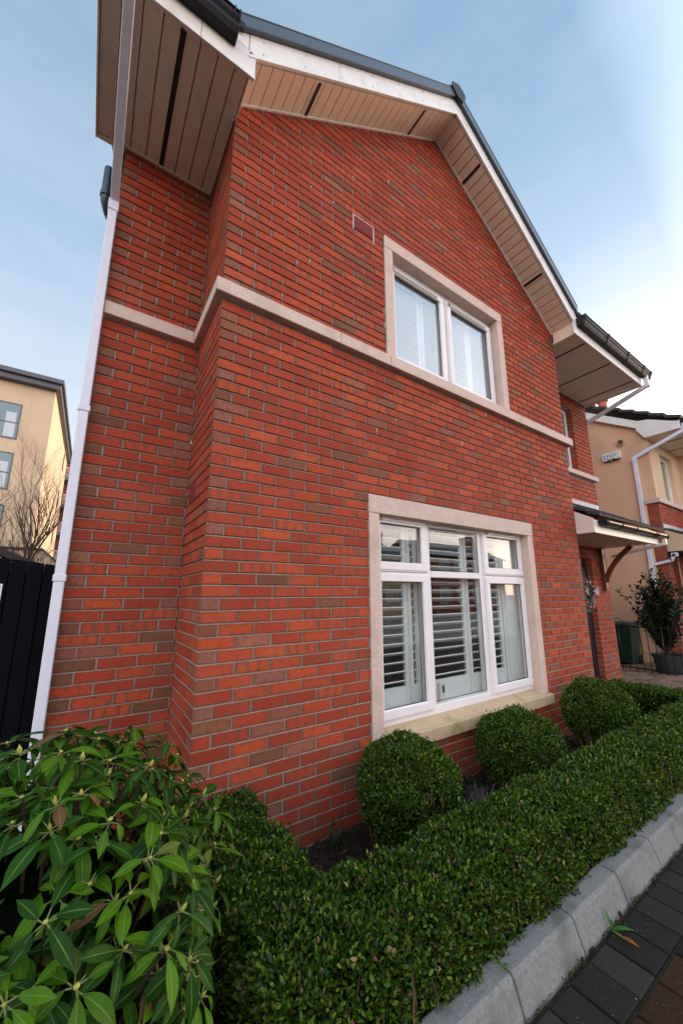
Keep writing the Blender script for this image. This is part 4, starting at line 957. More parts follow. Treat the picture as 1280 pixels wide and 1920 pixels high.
# garden soil, gently lumpy
nx, ny = 150, 36; sv, sf = [], []
for j in range(ny + 1):
    for i in range(nx + 1):
        x = lerp(-1.9, 5.15, i / nx); y = lerp(-1.18, 0.80, j / ny)
        sv.append((x, y, 0.0 + 0.018 * math.sin(x * 9 + y * 5) * math.sin(y * 13 - x * 3) + rng.normal(0, 0.008)))
for j in range(ny):
    for i in range(nx): a = j * (nx + 1) + i; sf.append((a, a + 1, a + nx + 2, a + nx + 1))
b = MB(); b.v = sv; b.f = sf; tag(b.build('soil', M_SOIL), kind='structure')
# kerb: stones with bevelled arris
kb = MB(); x = -2.62
lens = [0.915] * 4 + [0.457] * 3 + [0.915] * 6
prof = [(-1.165, -0.15), (-1.165, 0.095), (-1.170, 0.100), (-1.246, 0.100), (-1.252, 0.097), (-1.262, 0.085), (-1.298, -0.012), (-1.300, -0.15)]
x = 0.924 - 0.915 * 4
kx = [x]
for L_ in lens:
    kb.prism(prof, 'x', x + 0.004, x + L_ - 0.004); x += L_; kx.append(x)
kb2 = MB(); kb2.prism([(-1.168, -0.15), (-1.168, 0.090), (-1.240, 0.090), (-1.292, -0.03), (-1.292, -0.15)], 'x', kx[0], kx[-1])
kerb = kb.build('kerb', M_CONC, bevel=0.0035); tag(kerb, kind='structure')
kj = kb2.build('kerb_mortar', mat('kerb_joint', (0.13, 0.12, 0.09), 0.95, noise=0.3, nscale=50), kerb)
# block paving of the street
def blocks(name, x0, x1, rows, cols_, z, seed, base):
    rb = random.Random(seed); v, f, cc = [], [], []
    for (ya, yb_, w, pal, off) in rows:
        xx = x0 + off
        while xx < x1:
            g = rb.uniform(0.75, 1.25); cdef = tuple(q * g for q in rb.choice(pal)); dz = rb.uniform(-0.002, 0.002)
            a, c, e, h_ = xx + 0.003, xx + w - 0.003, yb_ + 0.003, ya - 0.003; bv = 0.005
            rings = [(a, c, e, h_, z - 0.05), (a, c, e, h_, z - 0.006 + dz), (a + bv, c - bv, e + bv, h_ - bv, z + dz)]
            b0 = len(v)
            for (p, q, r, s, t) in rings:
                v += [(p, r, t), (q, r, t), (q, s, t), (p, s, t)]; cc += [(*cdef, 1)] * 4
            for k in (0, 1):
                for i in range(4): f.append((b0 + 4 * k + i, b0 + 4 * k + (i + 1) % 4, b0 + 4 * k + 4 + (i + 1) % 4, b0 + 4 * k + 4 + i))
            f.append((b0 + 8, b0 + 9, b0 + 10, b0 + 11)); xx += w
    me = bpy.data.meshes.new(name); me.from_pydata(v, [], f); me.update()
    a = me.color_attributes.new('bcol', 'FLOAT_COLOR', 'POINT'); a.data.foreach_set('color', np.array(cc, dtype=np.float32).ravel())
    me.materials.append(M_PAVE); o = bpy.data.objects.new(name, me); col.objects.link(o); tag(o, kind='structure'); return o
DK = [(0.026, 0.025, 0.022), (0.035, 0.033, 0.028), (0.020, 0.020, 0.018)]
BR = [(0.040, 0.021, 0.013), (0.032, 0.018, 0.012), (0.046, 0.025, 0.015), (0.020, 0.017, 0.014)]
rows = [(-1.318, -1.505, 0.158, DK, 0.06)]; y = -1.512; k = 0
while y > -6.0: rows.append((y, y - 0.155, 0.21, BR, 0.10 if k % 2 else 0.0)); y -= 0.160; k += 1
blocks('street_paving', -2.5, 7.0, rows, 0, -0.012, 3, None)
b = MB(); b.add([(-30, -1.302, -0.026), (40, -1.302, -0.026), (40, -14, -0.026), (-30, -14, -0.026)], [(0, 3, 2, 1)]); tag(b.build('street', M_MOSS), kind='structure')
b = MB(); b.add([(-60, -6.2, -0.02), (80, -6.2, -0.02), (80, -40, -0.02), (-60, -40, -0.02)], [(0, 3, 2, 1)]); tag(b.build('road', mat('road_asphalt', (0.20, 0.185, 0.17), 0.9, noise=0.2, nscale=2)), kind='structure')
PTH = [(0.20, 0.12, 0.085), (0.24, 0.15, 0.11), (0.17, 0.11, 0.08), (0.22, 0.16, 0.10)]
rows = []; y = 3.2; k = 0
while y > -1.1: rows.append((y, y - 0.152, 0.205, PTH, 0.10 if k % 2 else 0.0)); y -= 0.158; k += 1
blocks('path_paving', 5.12, 13.0, rows, 0, 0.010, 4, None)
b = MB(); b.add([(5.10, -1.16, 0.0), (13.1, -1.16, 0.0), (13.1, 3.3, 0.0), (5.10, 3.3, 0.0)], [(0, 1, 2, 3)]); tag(b.build('path', mat('path_joint_sand', (0.10, 0.075, 0.05), 0.95, noise=0.4, nscale=50)), kind='structure')

# ================================================================== railing, bin, pot
rl = empty('garden_railing', (8.4, 0.3, 0), "black hooped metal railing beyond the front door between the houses", 'railing')
b = MB(); RX = 8.42; ys = [1.20 - 0.118 * i for i in range(26)]
b.box(RX - 0.006, RX + 0.006, ys[-1] - 0.1, 1.25, 0.855, 0.880); b.box(RX - 0.006, RX + 0.006, ys[-1] - 0.1, 1.25, 0.075, 0.098); b.split('rail', M_METAL, rl)
for i, y in enumerate(ys):
    b = MB()
    if i % 4 == 0 and i + 2 < len(ys):
        yc = y - 0.118; pts = [(RX, y, 0.02), (RX, y, 0.90)] + [(RX, yc + 0.118 * math.cos(t), 0.90 + 0.118 * math.sin(t)) for t in np.linspace(0.15, math.pi, 12)] + [(RX, y - 0.236, 0.02)]
        b.tube(pts, 0.007, 8); b.build('hoop', M_METAL, rl, smooth=True)
    elif i % 4 == 2: continue
    else:
        b.tube([(RX, y, 0.02), (RX, y, 0.93)], 0.007, 8); b.build('bar', M_METAL, rl, smooth=True)
bn = empty('wheelie_bin', (9.35, 1.35, 0), "green wheelie bin behind the railing beside the cream wall", 'bin')
b = MB()
def frustum(mb, c, w0, d0, w1, d1, z0, z1):
    mb.add([(c[0] - w0, c[1] - d0, z0), (c[0] + w0, c[1] - d0, z0), (c[0] + w0, c[1] + d0, z0), (c[0] - w0, c[1] + d0, z0), (c[0] - w1, c[1] - d1, z1), (c[0] + w1, c[1] - d1, z1), (c[0] + w1, c[1] + d1, z1), (c[0] - w1, c[1] + d1, z1)],
           [(0, 3, 2, 1), (4, 5, 6, 7), (0, 1, 5, 4), (1, 2, 6, 5), (2, 3, 7, 6), (3, 0, 4, 7)])
frustum(b, (9.35, 1.36), 0.20, 0.20, 0.26, 0.25, 0.05, 0.83); b.build('body', M_GREEN, bn, bevel=0.02, seg=2)
b = MB(); frustum(b, (9.35, 1.36), 0.29, 0.275, 0.25, 0.24, 0.832, 0.895); b.build('lid', mat('green_lid', (0.02, 0.05, 0.035), 0.4), bn, bevel=0.015, seg=2)
for dy in (-0.2, 0.2):
    b = MB(); b.tube([(9.56, 1.36 + dy - 0.02, 0.10), (9.56, 1.36 + dy + 0.02, 0.10)], 0.10, 16); b.build('wheel', M_BLACK, bn)

# ================================================================== foliage helpers
def leaf_mesh(name, P, Dv, Nv, Ln, Wd, colr, m, parent, tmpl='box', smooth=False):
    n = len(P)
    Dv = Dv / np.linalg.norm(Dv, axis=1, keepdims=True)
    S = np.cross(Dv, Nv); S /= np.linalg.norm(S, axis=1, keepdims=True) + 1e-9
    Nn = np.cross(S, Dv)
    if tmpl == 'box':
        T = np.array([(0, 0, 0), (.30, .42, .08), (.72, .40, .05), (1.0, 0, -.05), (.72, -.40, .05), (.30, -.42, .08), (.5, 0, -.07)])
        F = [(0, 6, 2, 1), (6, 3, 2), (0, 5, 4, 6), (6, 4, 3)]
    V = P[:, None, :] + Dv[:, None, :] * (T[None, :, 0:1] * Ln[:, None, None]) + S[:, None, :] * (T[None, :, 1:2] * Wd[:, None, None]) + Nn[:, None, :] * (T[None, :, 2:3] * Ln[:, None, None])
    k = len(T); V = V.reshape(-1, 3)
    loops = np.concatenate([np.array(q) for q in F]); tot = np.array([len(q) for q in F]); nl = len(loops)
    LI = (np.arange(n)[:, None] * k + loops[None, :]).ravel().astype(np.int32); TOT = np.tile(tot, n).astype(np.int32); ST = np.concatenate([[0], np.cumsum(TOT)[:-1]]).astype(np.int32)
    me = bpy.data.meshes.new(name); me.vertices.add(len(V)); me.vertices.foreach_set('co', V.astype(np.float32).ravel())
    me.loops.add(len(LI)); me.loops.foreach_set('vertex_index', LI); me.polygons.add(len(TOT)); me.polygons.foreach_set('loop_start', ST); me.polygons.foreach_set('loop_total', TOT)
    me.update(calc_edges=True)
    a = me.color_attributes.new('bcol', 'FLOAT_COLOR', 'POINT'); C4 = np.ones((n, 4), dtype=np.float32); C4[:, :3] = colr; a.data.foreach_set('color', np.repeat(C4, k, axis=0).ravel())
    me.materials.append(m); o = bpy.data.objects.new(name, me); col.objects.link(o)
    if parent: o.parent = parent; o.location = -world_loc(parent)
    return o
def leaf_cols(n, pal, wts, jit=0.25):
    i = rng.choice(len(pal), size=n, p=np.array(wts) / sum(wts)); c = np.array(pal)[i]
    return c * rng.uniform(1 - jit, 1 + jit, size=(n, 1))
BOXP = [(0.036, 0.090, 0.005), (0.080, 0.155, 0.008), (0.012, 0.038, 0.003), (0.150, 0.205, 0.020), (0.26, 0.17, 0.09), (0.10, 0.045, 0.02)]
BOXW = [36, 26, 26, 9, 2.2, 1.6]
def lumps(P, s=1.0):
    return (np.sin(P[:, 0] * 17 * s + P[:, 2] * 11 * s) * np.sin(P[:, 1] * 19 * s + P[:, 0] * 7 * s) + 0.6 * np.sin(P[:, 0] * 43 * s + P[:, 1] * 31 * s + P[:, 2] * 37 * s))
def round_box_pts(bx, n, r, faces='xXyYZ'):
    x0, x1, y0, y1, z0, z1 = bx; dx, dy, dz = x1 - x0, y1 - y0, z1 - z0
    ar = {'x': dy * dz, 'X': dy * dz, 'y': dx * dz, 'Y': dx * dz, 'Z': dx * dy}; fs = [q for q in faces]; w = np.array([ar[q] for q in fs]); w = w / w.sum()
    k = rng.choice(len(fs), size=n, p=w); P = np.empty((n, 3)); U = rng.random((n, 3)); P[:, 0] = x0 + U[:, 0] * dx; P[:, 1] = y0 + U[:, 1] * dy; P[:, 2] = z0 + U[:, 2] * dz
    for i, q in enumerate(fs):
        s = k == i; a = 'xyz'.index(q.lower()); P[s, a] = [x0, y0, z0][a] if q.islower() else [x1, y1, z1][a]
    lo = np.array([x0 + r, y0 + r, z0 - 9]); hi = np.array([x1 - r, y1 - r, z1 - r]); Q = np.clip(P, lo, hi); d = P - Q; nn = np.linalg.norm(d, axis=1, keepdims=True); nrm = d / np.maximum(nn, 1e-6)
    return Q + nrm * r, nrm
def hedge_leaves(Pn, Nn, size, depth):
    n = len(Pn); dd = rng.random(n) ** 1.6 * depth
    P = Pn - Nn * dd[:, None] + Nn * (lumps(Pn) * 0.015 - np.maximum(0, lumps(Pn, 0.45) - 0.5) * 0.03)[:, None] + rng.normal(0, 0.003, (n, 3))
    spr = rng.random(n) < 0.05; P[spr] += Nn[spr] * rng.uniform(0.0, 0.028, (spr.sum(), 1)) + np.array([0, 0, 0.006])
    up = np.array([0, 0, 1.0]); Dv = Nn * 0.55 + up * 0.55 + rng.normal(0, 0.55, (n, 3)); Nv = Nn * 0.6 + up * 0.3 + rng.normal(0, 0.7, (n, 3))
    Ln = size * rng.uniform(0.7, 1.3, n); return P, Dv, Nv, Ln, Ln * rng.uniform(0.5, 0.62, n)

# ---- box hedge
hg = empty('box_hedge', (2.5, -1.0, 0), "clipped low box hedge running along the kerb and round the flower bed", 'hedge')
HZ = 0.43
segs_ = [((0.0, 5.05, -1.185, -0.850, 0.02, HZ), 1.0), ((0.0, 0.335, -0.86, -0.02, 0.02, HZ), 1.0), ((4.80, 5.09, -0.86, -0.04, 0.02, HZ), 0.7)]
Pa, Na = [], []
def addpts(bx, n, keep=None):
    P, N = round_box_pts(bx, n, 0.05)
    if keep is not None: s = keep(P); P, N = P[s], N[s]
    Pa.append(P); Na.append(N)
addpts(segs_[0][0], 150000, lambda P: rng.random(len(P)) < np.clip(1.25 - P[:, 0] * 0.16, 0.45, 1))
addpts(segs_[1][0], 46000); addpts(segs_[2][0], 16000)
P_ = np.concatenate(Pa); N_ = np.concatenate(Na)
# the run thins towards its foot
s = ~((P_[:, 2] < 0.09) & (rng.random(len(P_)) < 0.5)); P_, N_ = P_[s], N_[s]
args = hedge_leaves(P_, N_, 0.0185, 0.050); far = np.clip((P_[:, 0] - 2) * 0.12, 0, 0.35) + 1
leaf_mesh('foliage', args[0], args[1], args[2], args[3] * far, args[4] * far, leaf_cols(len(P_), BOXP, BOXW), M_BOX, hg)
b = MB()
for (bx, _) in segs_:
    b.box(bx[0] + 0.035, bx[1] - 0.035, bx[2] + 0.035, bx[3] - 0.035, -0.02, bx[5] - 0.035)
b.build('shade_core', M_CORE, hg)  # solid filler, near-black in place of the shade between leaves
tw = MB(); rt = random.Random(9)
for i in range(420):
    x = rt.uniform(0.05, 4.9); y = rt.choice([-1.16, -0.86]) + rt.uniform(-0.02, 0.02)
    if i % 4 == 0: x, y = rt.choice([0.03, 0.30]) + rt.uniform(-.015, .015), rt.uniform(-1.1, -0.1)
    tw.tube([(x, y, 0), (x + rt.uniform(-.03, .03), y + rt.uniform(-.015, .015), rt.uniform(.12, .3)), (x + rt.uniform(-.05, .05), y + rt.uniform(-.02, .02), rt.uniform(.3, .42))], [0.004, 0.0025, 0.001], 4, cap=False)
tw.build('stems', M_TWIG, hg)

# ---- box balls
def ball(c, r, rz, n, label, seed, bare=0.0):
    t = empty('box_ball', (c[0], c[1], 0), label, 'topiary', 'clipped box balls in the flower bed')
    V = rng.normal(0, 1, (n, 3)); V /= np.linalg.norm(V, axis=1, keepdims=True)
    V = V[V[:, 2] > -0.85]
    sg_ = np.sign(V) ; p = 2.5; k = (np.abs(V[:, 0]) ** p + np.abs(V[:, 1]) ** p + np.abs(V[:, 2]) ** p) ** (-1 / p); k = 0.55 + 0.45 * k
    lump = 1 + 0.03 * lumps(V + seed, 0.35) + 0.045 * np.sin(V[:, 0] * 3.1 + seed) * np.sin(V[:, 2] * 2.7 + V[:, 1] * 2 + seed * 2)
    P = V * k[:, None] * lump[:, None] * np.array([r, r, rz]) + np.array(c); N = V.copy()
    if bare:
        # thinner patch low on the right showing twigs
        q = (V[:, 2] < 0.12) & (V[:, 0] + 0.4 * V[:, 1] < 0.5) & (rng.random(len(V)) < bare); P, N = P[~q], N[~q]
    a = hedge_leaves(P, N, 0.0165, 0.05)
    leaf_mesh('foliage', a[0], a[1], a[2], a[3] * (1 + max(0, c[0] - 1) * 0.06), a[4] * (1 + max(0, c[0] - 1) * 0.06), leaf_cols(len(P), BOXP, BOXW), M_BOX, t)
    b = MB(); b.lathe([(0.001, -rz * 0.75)] + [(r * 0.86 * math.cos(q), rz * 0.86 * math.sin(q)) for q in np.linspace(-0.8, 1.5, 12)] + [(0.001, rz * 0.87)], c, 24); b.build('shade_core', M_CORE, t, smooth=True)  # solid core, inner shade of the ball put into its near-black colour
    s_ = MB(); rt = random.Random(seed)
    for i in range(110):
        a_ = rt.uniform(0, 6.28); q = rt.uniform(0.5, 1.0)
        p0 = Vector((c[0] + 0.05 * math.cos(a_), c[1] + 0.05 * math.sin(a_), -0.01)); p2 = Vector((c[0] + r * q * math.cos(a_), c[1] + r * q * math.sin(a_), c[2] + rz * math.sqrt(max(0, 1 - q * q)) * rt.uniform(0.4, 1.0)))
        p1 = Vector((c[0] + r * 0.80 * math.cos(a_), c[1] + r * 0.80 * math.sin(a_), rt.uniform(0.06, 0.16)))
        s_.tube([p0, p1, p2, p2 + Vector((0, 0, rt.uniform(0, 0.05)))], [0.006, 0.0045, 0.0025, 0.001], 4, cap=False)
    s_.build('stems', M_TWIG, t)
ball((1.20, -0.41, 0.335), 0.292, 0.292, 42000, "nearest box ball, tallest and showing twigs at its foot", 3, bare=0.35)
ball((2.39, -0.41, 0.295), 0.315, 0.288, 34000, "middle box ball under the right end of the window sill", 5)
ball((3.74, -0.42, 0.355), 0.300, 0.298, 26000, "farthest box ball beside the front door", 8)

# ---- bed planting: lavender-like twigs, seedlings, litter
def twiggy(base, n, h, label, seed, colr):
    t = empty('dead_stalks', base, label, 'plant'); rt = random.Random(seed); b = MB()
    for i in range(n):
        a = rt.uniform(0, 6.28); o = rt.uniform(0, .05); p = Vector(base) + Vector((o * math.cos(a), o * math.sin(a), 0)); hh = h * rt.uniform(.5, 1.1)
        e = p + Vector((math.cos(a) * hh * rt.uniform(.2, .6), math.sin(a) * hh * rt.uniform(.2, .6), hh)); b.tube([p, (p + e) / 2 + Vector((0, 0, .01)), e], [0.003, 0.002, 0.0015], 4, cap=False)
        for j in range(4):
            q = lerp(p, e, rt.uniform(.4, .95)); b.tube([q, q + Vector((rt.uniform(-.02, .02), rt.uniform(-.02, .02), .03))], [0.0015, 0.001], 3, cap=False)
    b.build('stalks', mat('stalk_' + str(seed), colr, 0.9), t)
twiggy((1.83, -0.46, 0), 90, 0.17, "grey twiggy dead lavender between the first two box balls", 1, (0.16, 0.13, 0.13))
twiggy((0.98, -0.62, 0), 10, 0.20, "few pale upright stalks in the bare soil near the hedge corner", 2, (0.25, 0.2, 0.15))
def lowplant(base, n, r, h, label, pal, wts, size=0.018):
    t = empty('low_plant', base, label, 'plant')
    V = rng.normal(0, 1, (n, 3)); V[:, 2] = np.abs(V[:, 2]); V /= np.linalg.norm(V, axis=1, keepdims=True); q = rng.random((n, 1)) ** 0.5
    P = V * q * np.array([r, r, h]) + np.array(base); Dv = V + rng.normal(0, .5, (n, 3)); Nv = rng.normal(0, 1, (n, 3)) + np.array([0, 0, 1])
    Ln = size * rng.uniform(.7, 1.3, n); leaf_mesh('foliage', P, Dv, Nv, Ln, Ln * 0.5, leaf_cols(n, pal, wts), M_BOX, t)
    b = MB(); rt = random.Random(n)
    for i in range(14): a = rt.uniform(0, 6.28); b.tube([Vector(base), Vector(base) + Vector((r * .7 * math.cos(a), r * .7 * math.sin(a), h * .6))], [0.002, 0.001], 3, cap=False)
    b.build('stems', M_TWIG, t)
lowplant((0.86, -0.12, 0), 130, 0.05, 0.16, "small upright green seedling against the brick wall", [(0.05, 0.12, 0.04), (0.03, 0.08, 0.03)], [1, 1])
lowplant((2.02, -0.18, 0), 700, 0.20, 0.12, "dark creeping plant against the wall below the sill", [(0.02, 0.045, 0.015), (0.03, 0.06, 0.02)], [1, 1])
lowplant((0.72, -0.50, 0), 500, 0.22, 0.07, "low dark ground plant in the corner of the bed", [(0.02, 0.045, 0.015), (0.04, 0.05, 0.02)], [1, 1])
lowplant((3.05, -0.25, 0), 500, 0.20, 0.10, "dark low growth between the two farther box balls", [(0.02, 0.04, 0.015), (0.03, 0.05, 0.02)], [1, 1])
n = 2600
P = np.c_[rng.uniform(0.3, 4.8, n), rng.uniform(-0.85, -0.03, n), rng.uniform(0.0, 0.02, n)]
leaf_ = leaf_mesh('leaf_litter', P, rng.normal(0, 1, (n, 3)) * [1, 1, .3], rng.normal(0, .5, (n, 3)) + [0, 0, 1], rng.uniform(.012, .03, n), rng.uniform(.008, .016, n), leaf_cols(n, [(0.07, 0.035, 0.02), (0.14, 0.08, 0.04), (0.03, 0.02, 0.012), (0.03, 0.05, 0.015)], [3, 1, 4, 2]), M_BOX, None)
tag(leaf_, kind='stuff', label="dead leaves scattered over the dark soil", cat='leaf litter')
n = 1500   # moss, weeds and grit in the joint at the kerb foot
P = np.c_[rng.uniform(0.2, 5.0, n), -1.308 + rng.normal(0, 0.006, n), rng.uniform(-0.018, -0.006, n)]
cl = (np.sin(P[:, 0] * 21) + np.sin(P[:, 0] * 53 + 1) > -0.3); P = P[cl]; n = len(P)
jm = leaf_mesh('joint_moss', P, rng.normal(0, 1, (n, 3)) + [0, 0, .6], rng.normal(0, 1, (n, 3)) + [0, 0, 1], rng.uniform(.005, .016, n), rng.uniform(.004, .009, n), leaf_cols(n, [(0.05, 0.08, 0.015), (0.10, 0.11, 0.02), (0.04, 0.03, 0.02), (0.09, 0.03, 0.02), (0.03, 0.06, 0.02)], [3, 1.5, 3, 1, 3]), M_BOX, None)
tag(jm, kind='stuff', label="moss and tiny weeds in the joint along the kerb foot", cat='moss')

# ---- bigger leaves built as curved strips
def strip_leaf(mb, cols_, base, d, nrm, L_, Wd, curl, c0, c1, seg=7, fold=0.18):
    d = d.normalized(); s = d.cross(nrm).normalized(); n = s.cross(d)
    prof = [0.10, 0.55, 0.85, 1.0, 0.96, 0.74, 0.36, 0.02] if seg == 7 else None
    b0 = len(mb.v); p = base.copy(); dd = d.copy(); pts = []
    for i in range(seg + 1):
        w = Wd * 0.5 * prof[i]; nn = s.cross(dd)
        for k, q in ((-1, s * -w + nn * (w * fold)), (-.5, s * (-w * .13) + nn * (w * fold * .20)), (0, Vector((0, 0, 0))), (.5, s * (w * .13) + nn * (w * fold * .20)), (1, s * w + nn * (w * fold))):
            mb.v.append(tuple(p + q)); cols_.append(c1 if k == 0 else c0)
        p = p + dd * (L_ / seg); dd = (dd - n * (curl / seg)).normalized(); 
    for i in range(seg):
        for k in range(4):
            a = b0 + i * 5 + k; mb.f.append((a, a + 1, a + 6, a + 5))
def build_col(mb, cols_, name, m, parent, smooth=True):
    o = mb.build(name, m, parent, smooth=smooth); a = o.data.color_attributes.new('bcol', 'FLOAT_COLOR', 'POINT')
    a.data.foreach_set('color', np.array([(*c, 1) for c in cols_], dtype=np.float32).ravel()); return o

# ---- rhododendron
rh = empty('rhododendron', (-0.52, -0.85, 0), "large leaved rhododendron bush with yellow buds in the lower left corner", 'shrub')
lf, lc, bd, stm, pet, pc = MB(), [], MB(), MB(), MB(), []
rt = random.Random(17)
C0 = Vector((-0.55, -0.80, 0.24)); RX_, RY_, RZ_ = 0.525, 0.57, 0.835
tips = []
tries = 0
while len(tips) < 620 and tries < 90000:
    tries += 1
    u = rt.uniform(-1, 1); ph = rt.uniform(0, 6.283); th = math.acos(rt.uniform(-0.55, 1.0)); v = Vector((math.sin(th) * math.cos(ph), math.sin(th) * math.sin(ph), math.cos(th)))
    k = rt.uniform(0.78, 0.95) if rt.random() < 0.35 else rt.uniform(0.93, 1.04)
    p = C0 + Vector((v.x * RX_, v.y * RY_, v.z * RZ_)) * k * (1 + 0.06 * math.sin(5 * v.x + 7 * v.y + 3))
    tp = lerp(0.68, 1.0, min(1, max(0, (p.z - 0.15) / 0.60)))
    if p.x > C0.x: p.x = C0.x + (p.x - C0.x) * tp
    if p.z < 0.06: continue
    if all((p - q[0]).length > 0.041 for q in tips): tips.append((p, v))
for p, v in tips:
    out = Vector((v.x / RX_, v.y / RY_, v.z / RZ_)).normalized(); axis = (out * 0.75 + Vector((0, 0, 0.55)) + Vector((rt.gauss(0, .12), rt.gauss(0, .12), 0))).normalized()
    nL = rt.randint(5, 8); a0 = rt.uniform(0, 6.28); e1 = axis.cross(Vector((0.3, 0.2, 1)).normalized()).normalized(); e2 = axis.cross(e1)
    g = rt.uniform(0.75, 1.25); young = rt.random() < 0.35
    for i in range(nL):
        a = a0 + i * 2.4 + rt.gauss(0, .3); side = e1 * math.cos(a) + e2 * math.sin(a); el = rt.uniform(-0.5, 0.65)
        d = (side * rt.uniform(.7, 1.1) + axis * el + Vector((rt.gauss(0, .15), rt.gauss(0, .15), rt.uniform(-0.45, -0.05)))).normalized(); L_ = rt.uniform(0.048, 0.100); Wd = L_ * rt.uniform(0.30, 0.40)
        nrm = (axis * 1.0 - d * axis.dot(d)).normalized(); base = p + axis * rt.uniform(-0.012, 0.004)
        pb = base + side * 0.020 + axis * 0.004
        cg_ = (0.055 * g, 0.150 * g, 0.003 * g) if young else (0.013 * g, 0.056 * g, 0.003 * g)
        if rt.random() < 0.025: cg_ = (0.10, 0.13, 0.02)
        if rt.random() < 0.012: cg_ = (0.14, 0.07, 0.03)
        cm = (0.16, 0.26, 0.06)
        pet.tube([base, pb], [0.0022, 0.0016], 4, cap=False)
        strip_leaf(lf, lc, pb, d, nrm, L_, Wd, rt.uniform(0.25, 1.0), cg_, tuple(lerp(x, y, 0.65) for x, y in zip(cg_, cm)), fold=rt.uniform(0.08, 0.30))
    r_ = rt.uniform(0.004, 0.0065); h_ = rt.uniform(0.016, 0.028) if rt.random() < 0.35 else 0.007
    bd.tube([p, p + axis * h_ * 0.3, p + axis * h_ * 0.6, p + axis * h_ * 0.85, p + axis * h_ * 1.1], [r_ * .6, r_, r_ * .95, r_ * .5, 0.0004], 8)
    q = C0 + (p - C0) * 0.25; q.z = max(0.03, q.z * 0.45)
    m1 = p - axis * 0.10
    if rt.random() < 0.55: stm.tube([p, p - axis * 0.05, m1, lerp(m1, q, 0.5) - Vector((0, 0, .02)), q], [0.0028, 0.003, 0.0035, 0.005, 0.008], 5, cap=False)
build_col(lf, lc, 'foliage', M_RHODO, rh)
pet.build('petioles', mat('petiole_yellow', (0.10, 0.13, 0.02), 0.5), rh); tag(bd.build('buds', mat('bud_yellow_green', (0.30, 0.32, 0.05), 0.4, noise=0.2, nscale=200), rh, smooth=True), kind='stuff')
stm.build('stems', mat('rhodo_stem', (0.04, 0.018, 0.012), 0.7), rh, smooth=True)
b = MB(); b.lathe([(0.001, -0.15)] + [(0.37 * math.cos(q), 0.74 * math.sin(q)) for q in np.linspace(-0.2, 1.5, 10)] + [(0.001, 0.75)], (C0.x, C0.y, 0.10), 20); b.build('shade_core', mat('bush_shadow_core', (0.004, 0.006, 0.003), 1.0, 0.0, noise=0.5, nscale=50), rh)  # solid core coloured near-black so gaps between leaves read as deep shade

# ---- potted evergreen behind the railing
pp_ = empty('potted_shrub', (8.80, 0.45, 0), "glossy evergreen shrub in a dark plastic pot behind the railing", 'potted plant')
b = MB(); b.lathe([(0.001, 0.0), (0.20, 0.0), (0.235, 0.30), (0.255, 0.30), (0.258, 0.345), (0.235, 0.345), (0.228, 0.30), (0.001, 0.29)], (8.80, 0.45, 0.012), 28); b.build('pot', M_POT, pp_, smooth=False)
lf, lc, stm = MB(), [], MB(); rt = random.Random(71)
for i in range(100):
    a = rt.uniform(0, 6.28); sp = rt.uniform(0.05, 0.52) ; hh = rt.uniform(0.75, 1.72) * (1.08 - sp * 0.55)
    if i == 0: a, sp, hh = 1.2, 0.25, 1.95 - 0.3
    if i == 1: a, sp, hh = 1.7, 0.66, 1.30
    if i == 2: a, sp, hh = -1.3, 0.60, 1.12
    p0 = Vector((8.80, 0.45, 0.3)); p2 = p0 + Vector((math.cos(a) * sp, math.sin(a) * sp, hh)); p1 = p0 + Vector((math.cos(a) * sp * .35, math.sin(a) * sp * .35, hh * .55))
    pts = [p0 * (1 - t) ** 2 + p1 * 2 * t * (1 - t) + p2 * t * t for t in np.linspace(0, 1, 9)]; stm.tube(pts, list(np.linspace(0.010, 0.002, 9)), 5, cap=False)
    for j in range(36):
        t = rt.uniform(0.22, 1.0); k = min(7, int(t * 8)); q = lerp(pts[k], pts[k + 1], t * 8 - k if t < 1 else 1); ax = (pts[k + 1] - pts[k]).normalized(); aa = j * 2.4
        e1 = ax.cross(Vector((1, 0, 0.1))).normalized(); e2 = ax.cross(e1); d = (e1 * math.cos(aa) + e2 * math.sin(aa) + ax * 0.7).normalized(); g = rt.uniform(.7, 1.5)
        strip_leaf(lf, lc, q, d, ax, rt.uniform(.085, .14), rt.uniform(.030, .048), .3, (0.012 * g, 0.030 * g, 0.012 * g), (0.02 * g, 0.045 * g, 0.015 * g))
build_col(lf, lc, 'foliage', M_RHODO, pp_); stm.build('stems', M_BARK, pp_, smooth=True)

# ---- dandelion at the kerb, fallen leaves, sprig
dn = empty('dandelion', (1.59, -1.315, -0.012), "small green dandelion with one brown leaf at the kerb foot", 'weed')
lf, lc = MB(), []
B = Vector((1.59, -1.318, -0.008))
for (d, L_, Wd, cu, c0) in ((Vector((0.25, 0.35, 1.0)), 0.085, 0.018, 0.3, (0.03, 0.13, 0.02)), (Vector((0.75, -0.62, 0.45)), 0.10, 0.028, 0.9, (0.035, 0.15, 0.025)), (Vector((-0.15, -0.8, 0.3)), 0.06, 0.014, 0.6, (0.16, 0.20, 0.02)), (Vector((0.5, 0.2, 0.6)), 0.05, 0.012, .6, (0.04, 0.14, 0.02)), (Vector((-.6, 0.1, 0.5)), 0.045, 0.010, .6, (0.05, 0.12, 0.02))):
    strip_leaf(lf, lc, B, d, Vector((0, 0.1, 1)) if abs(d.z) < .9 else Vector((0, -1, 0)), L_, Wd, cu, c0, (0.12, 0.25, 0.08))
build_col(lf, lc, 'leaves', M_RHODO, dn)
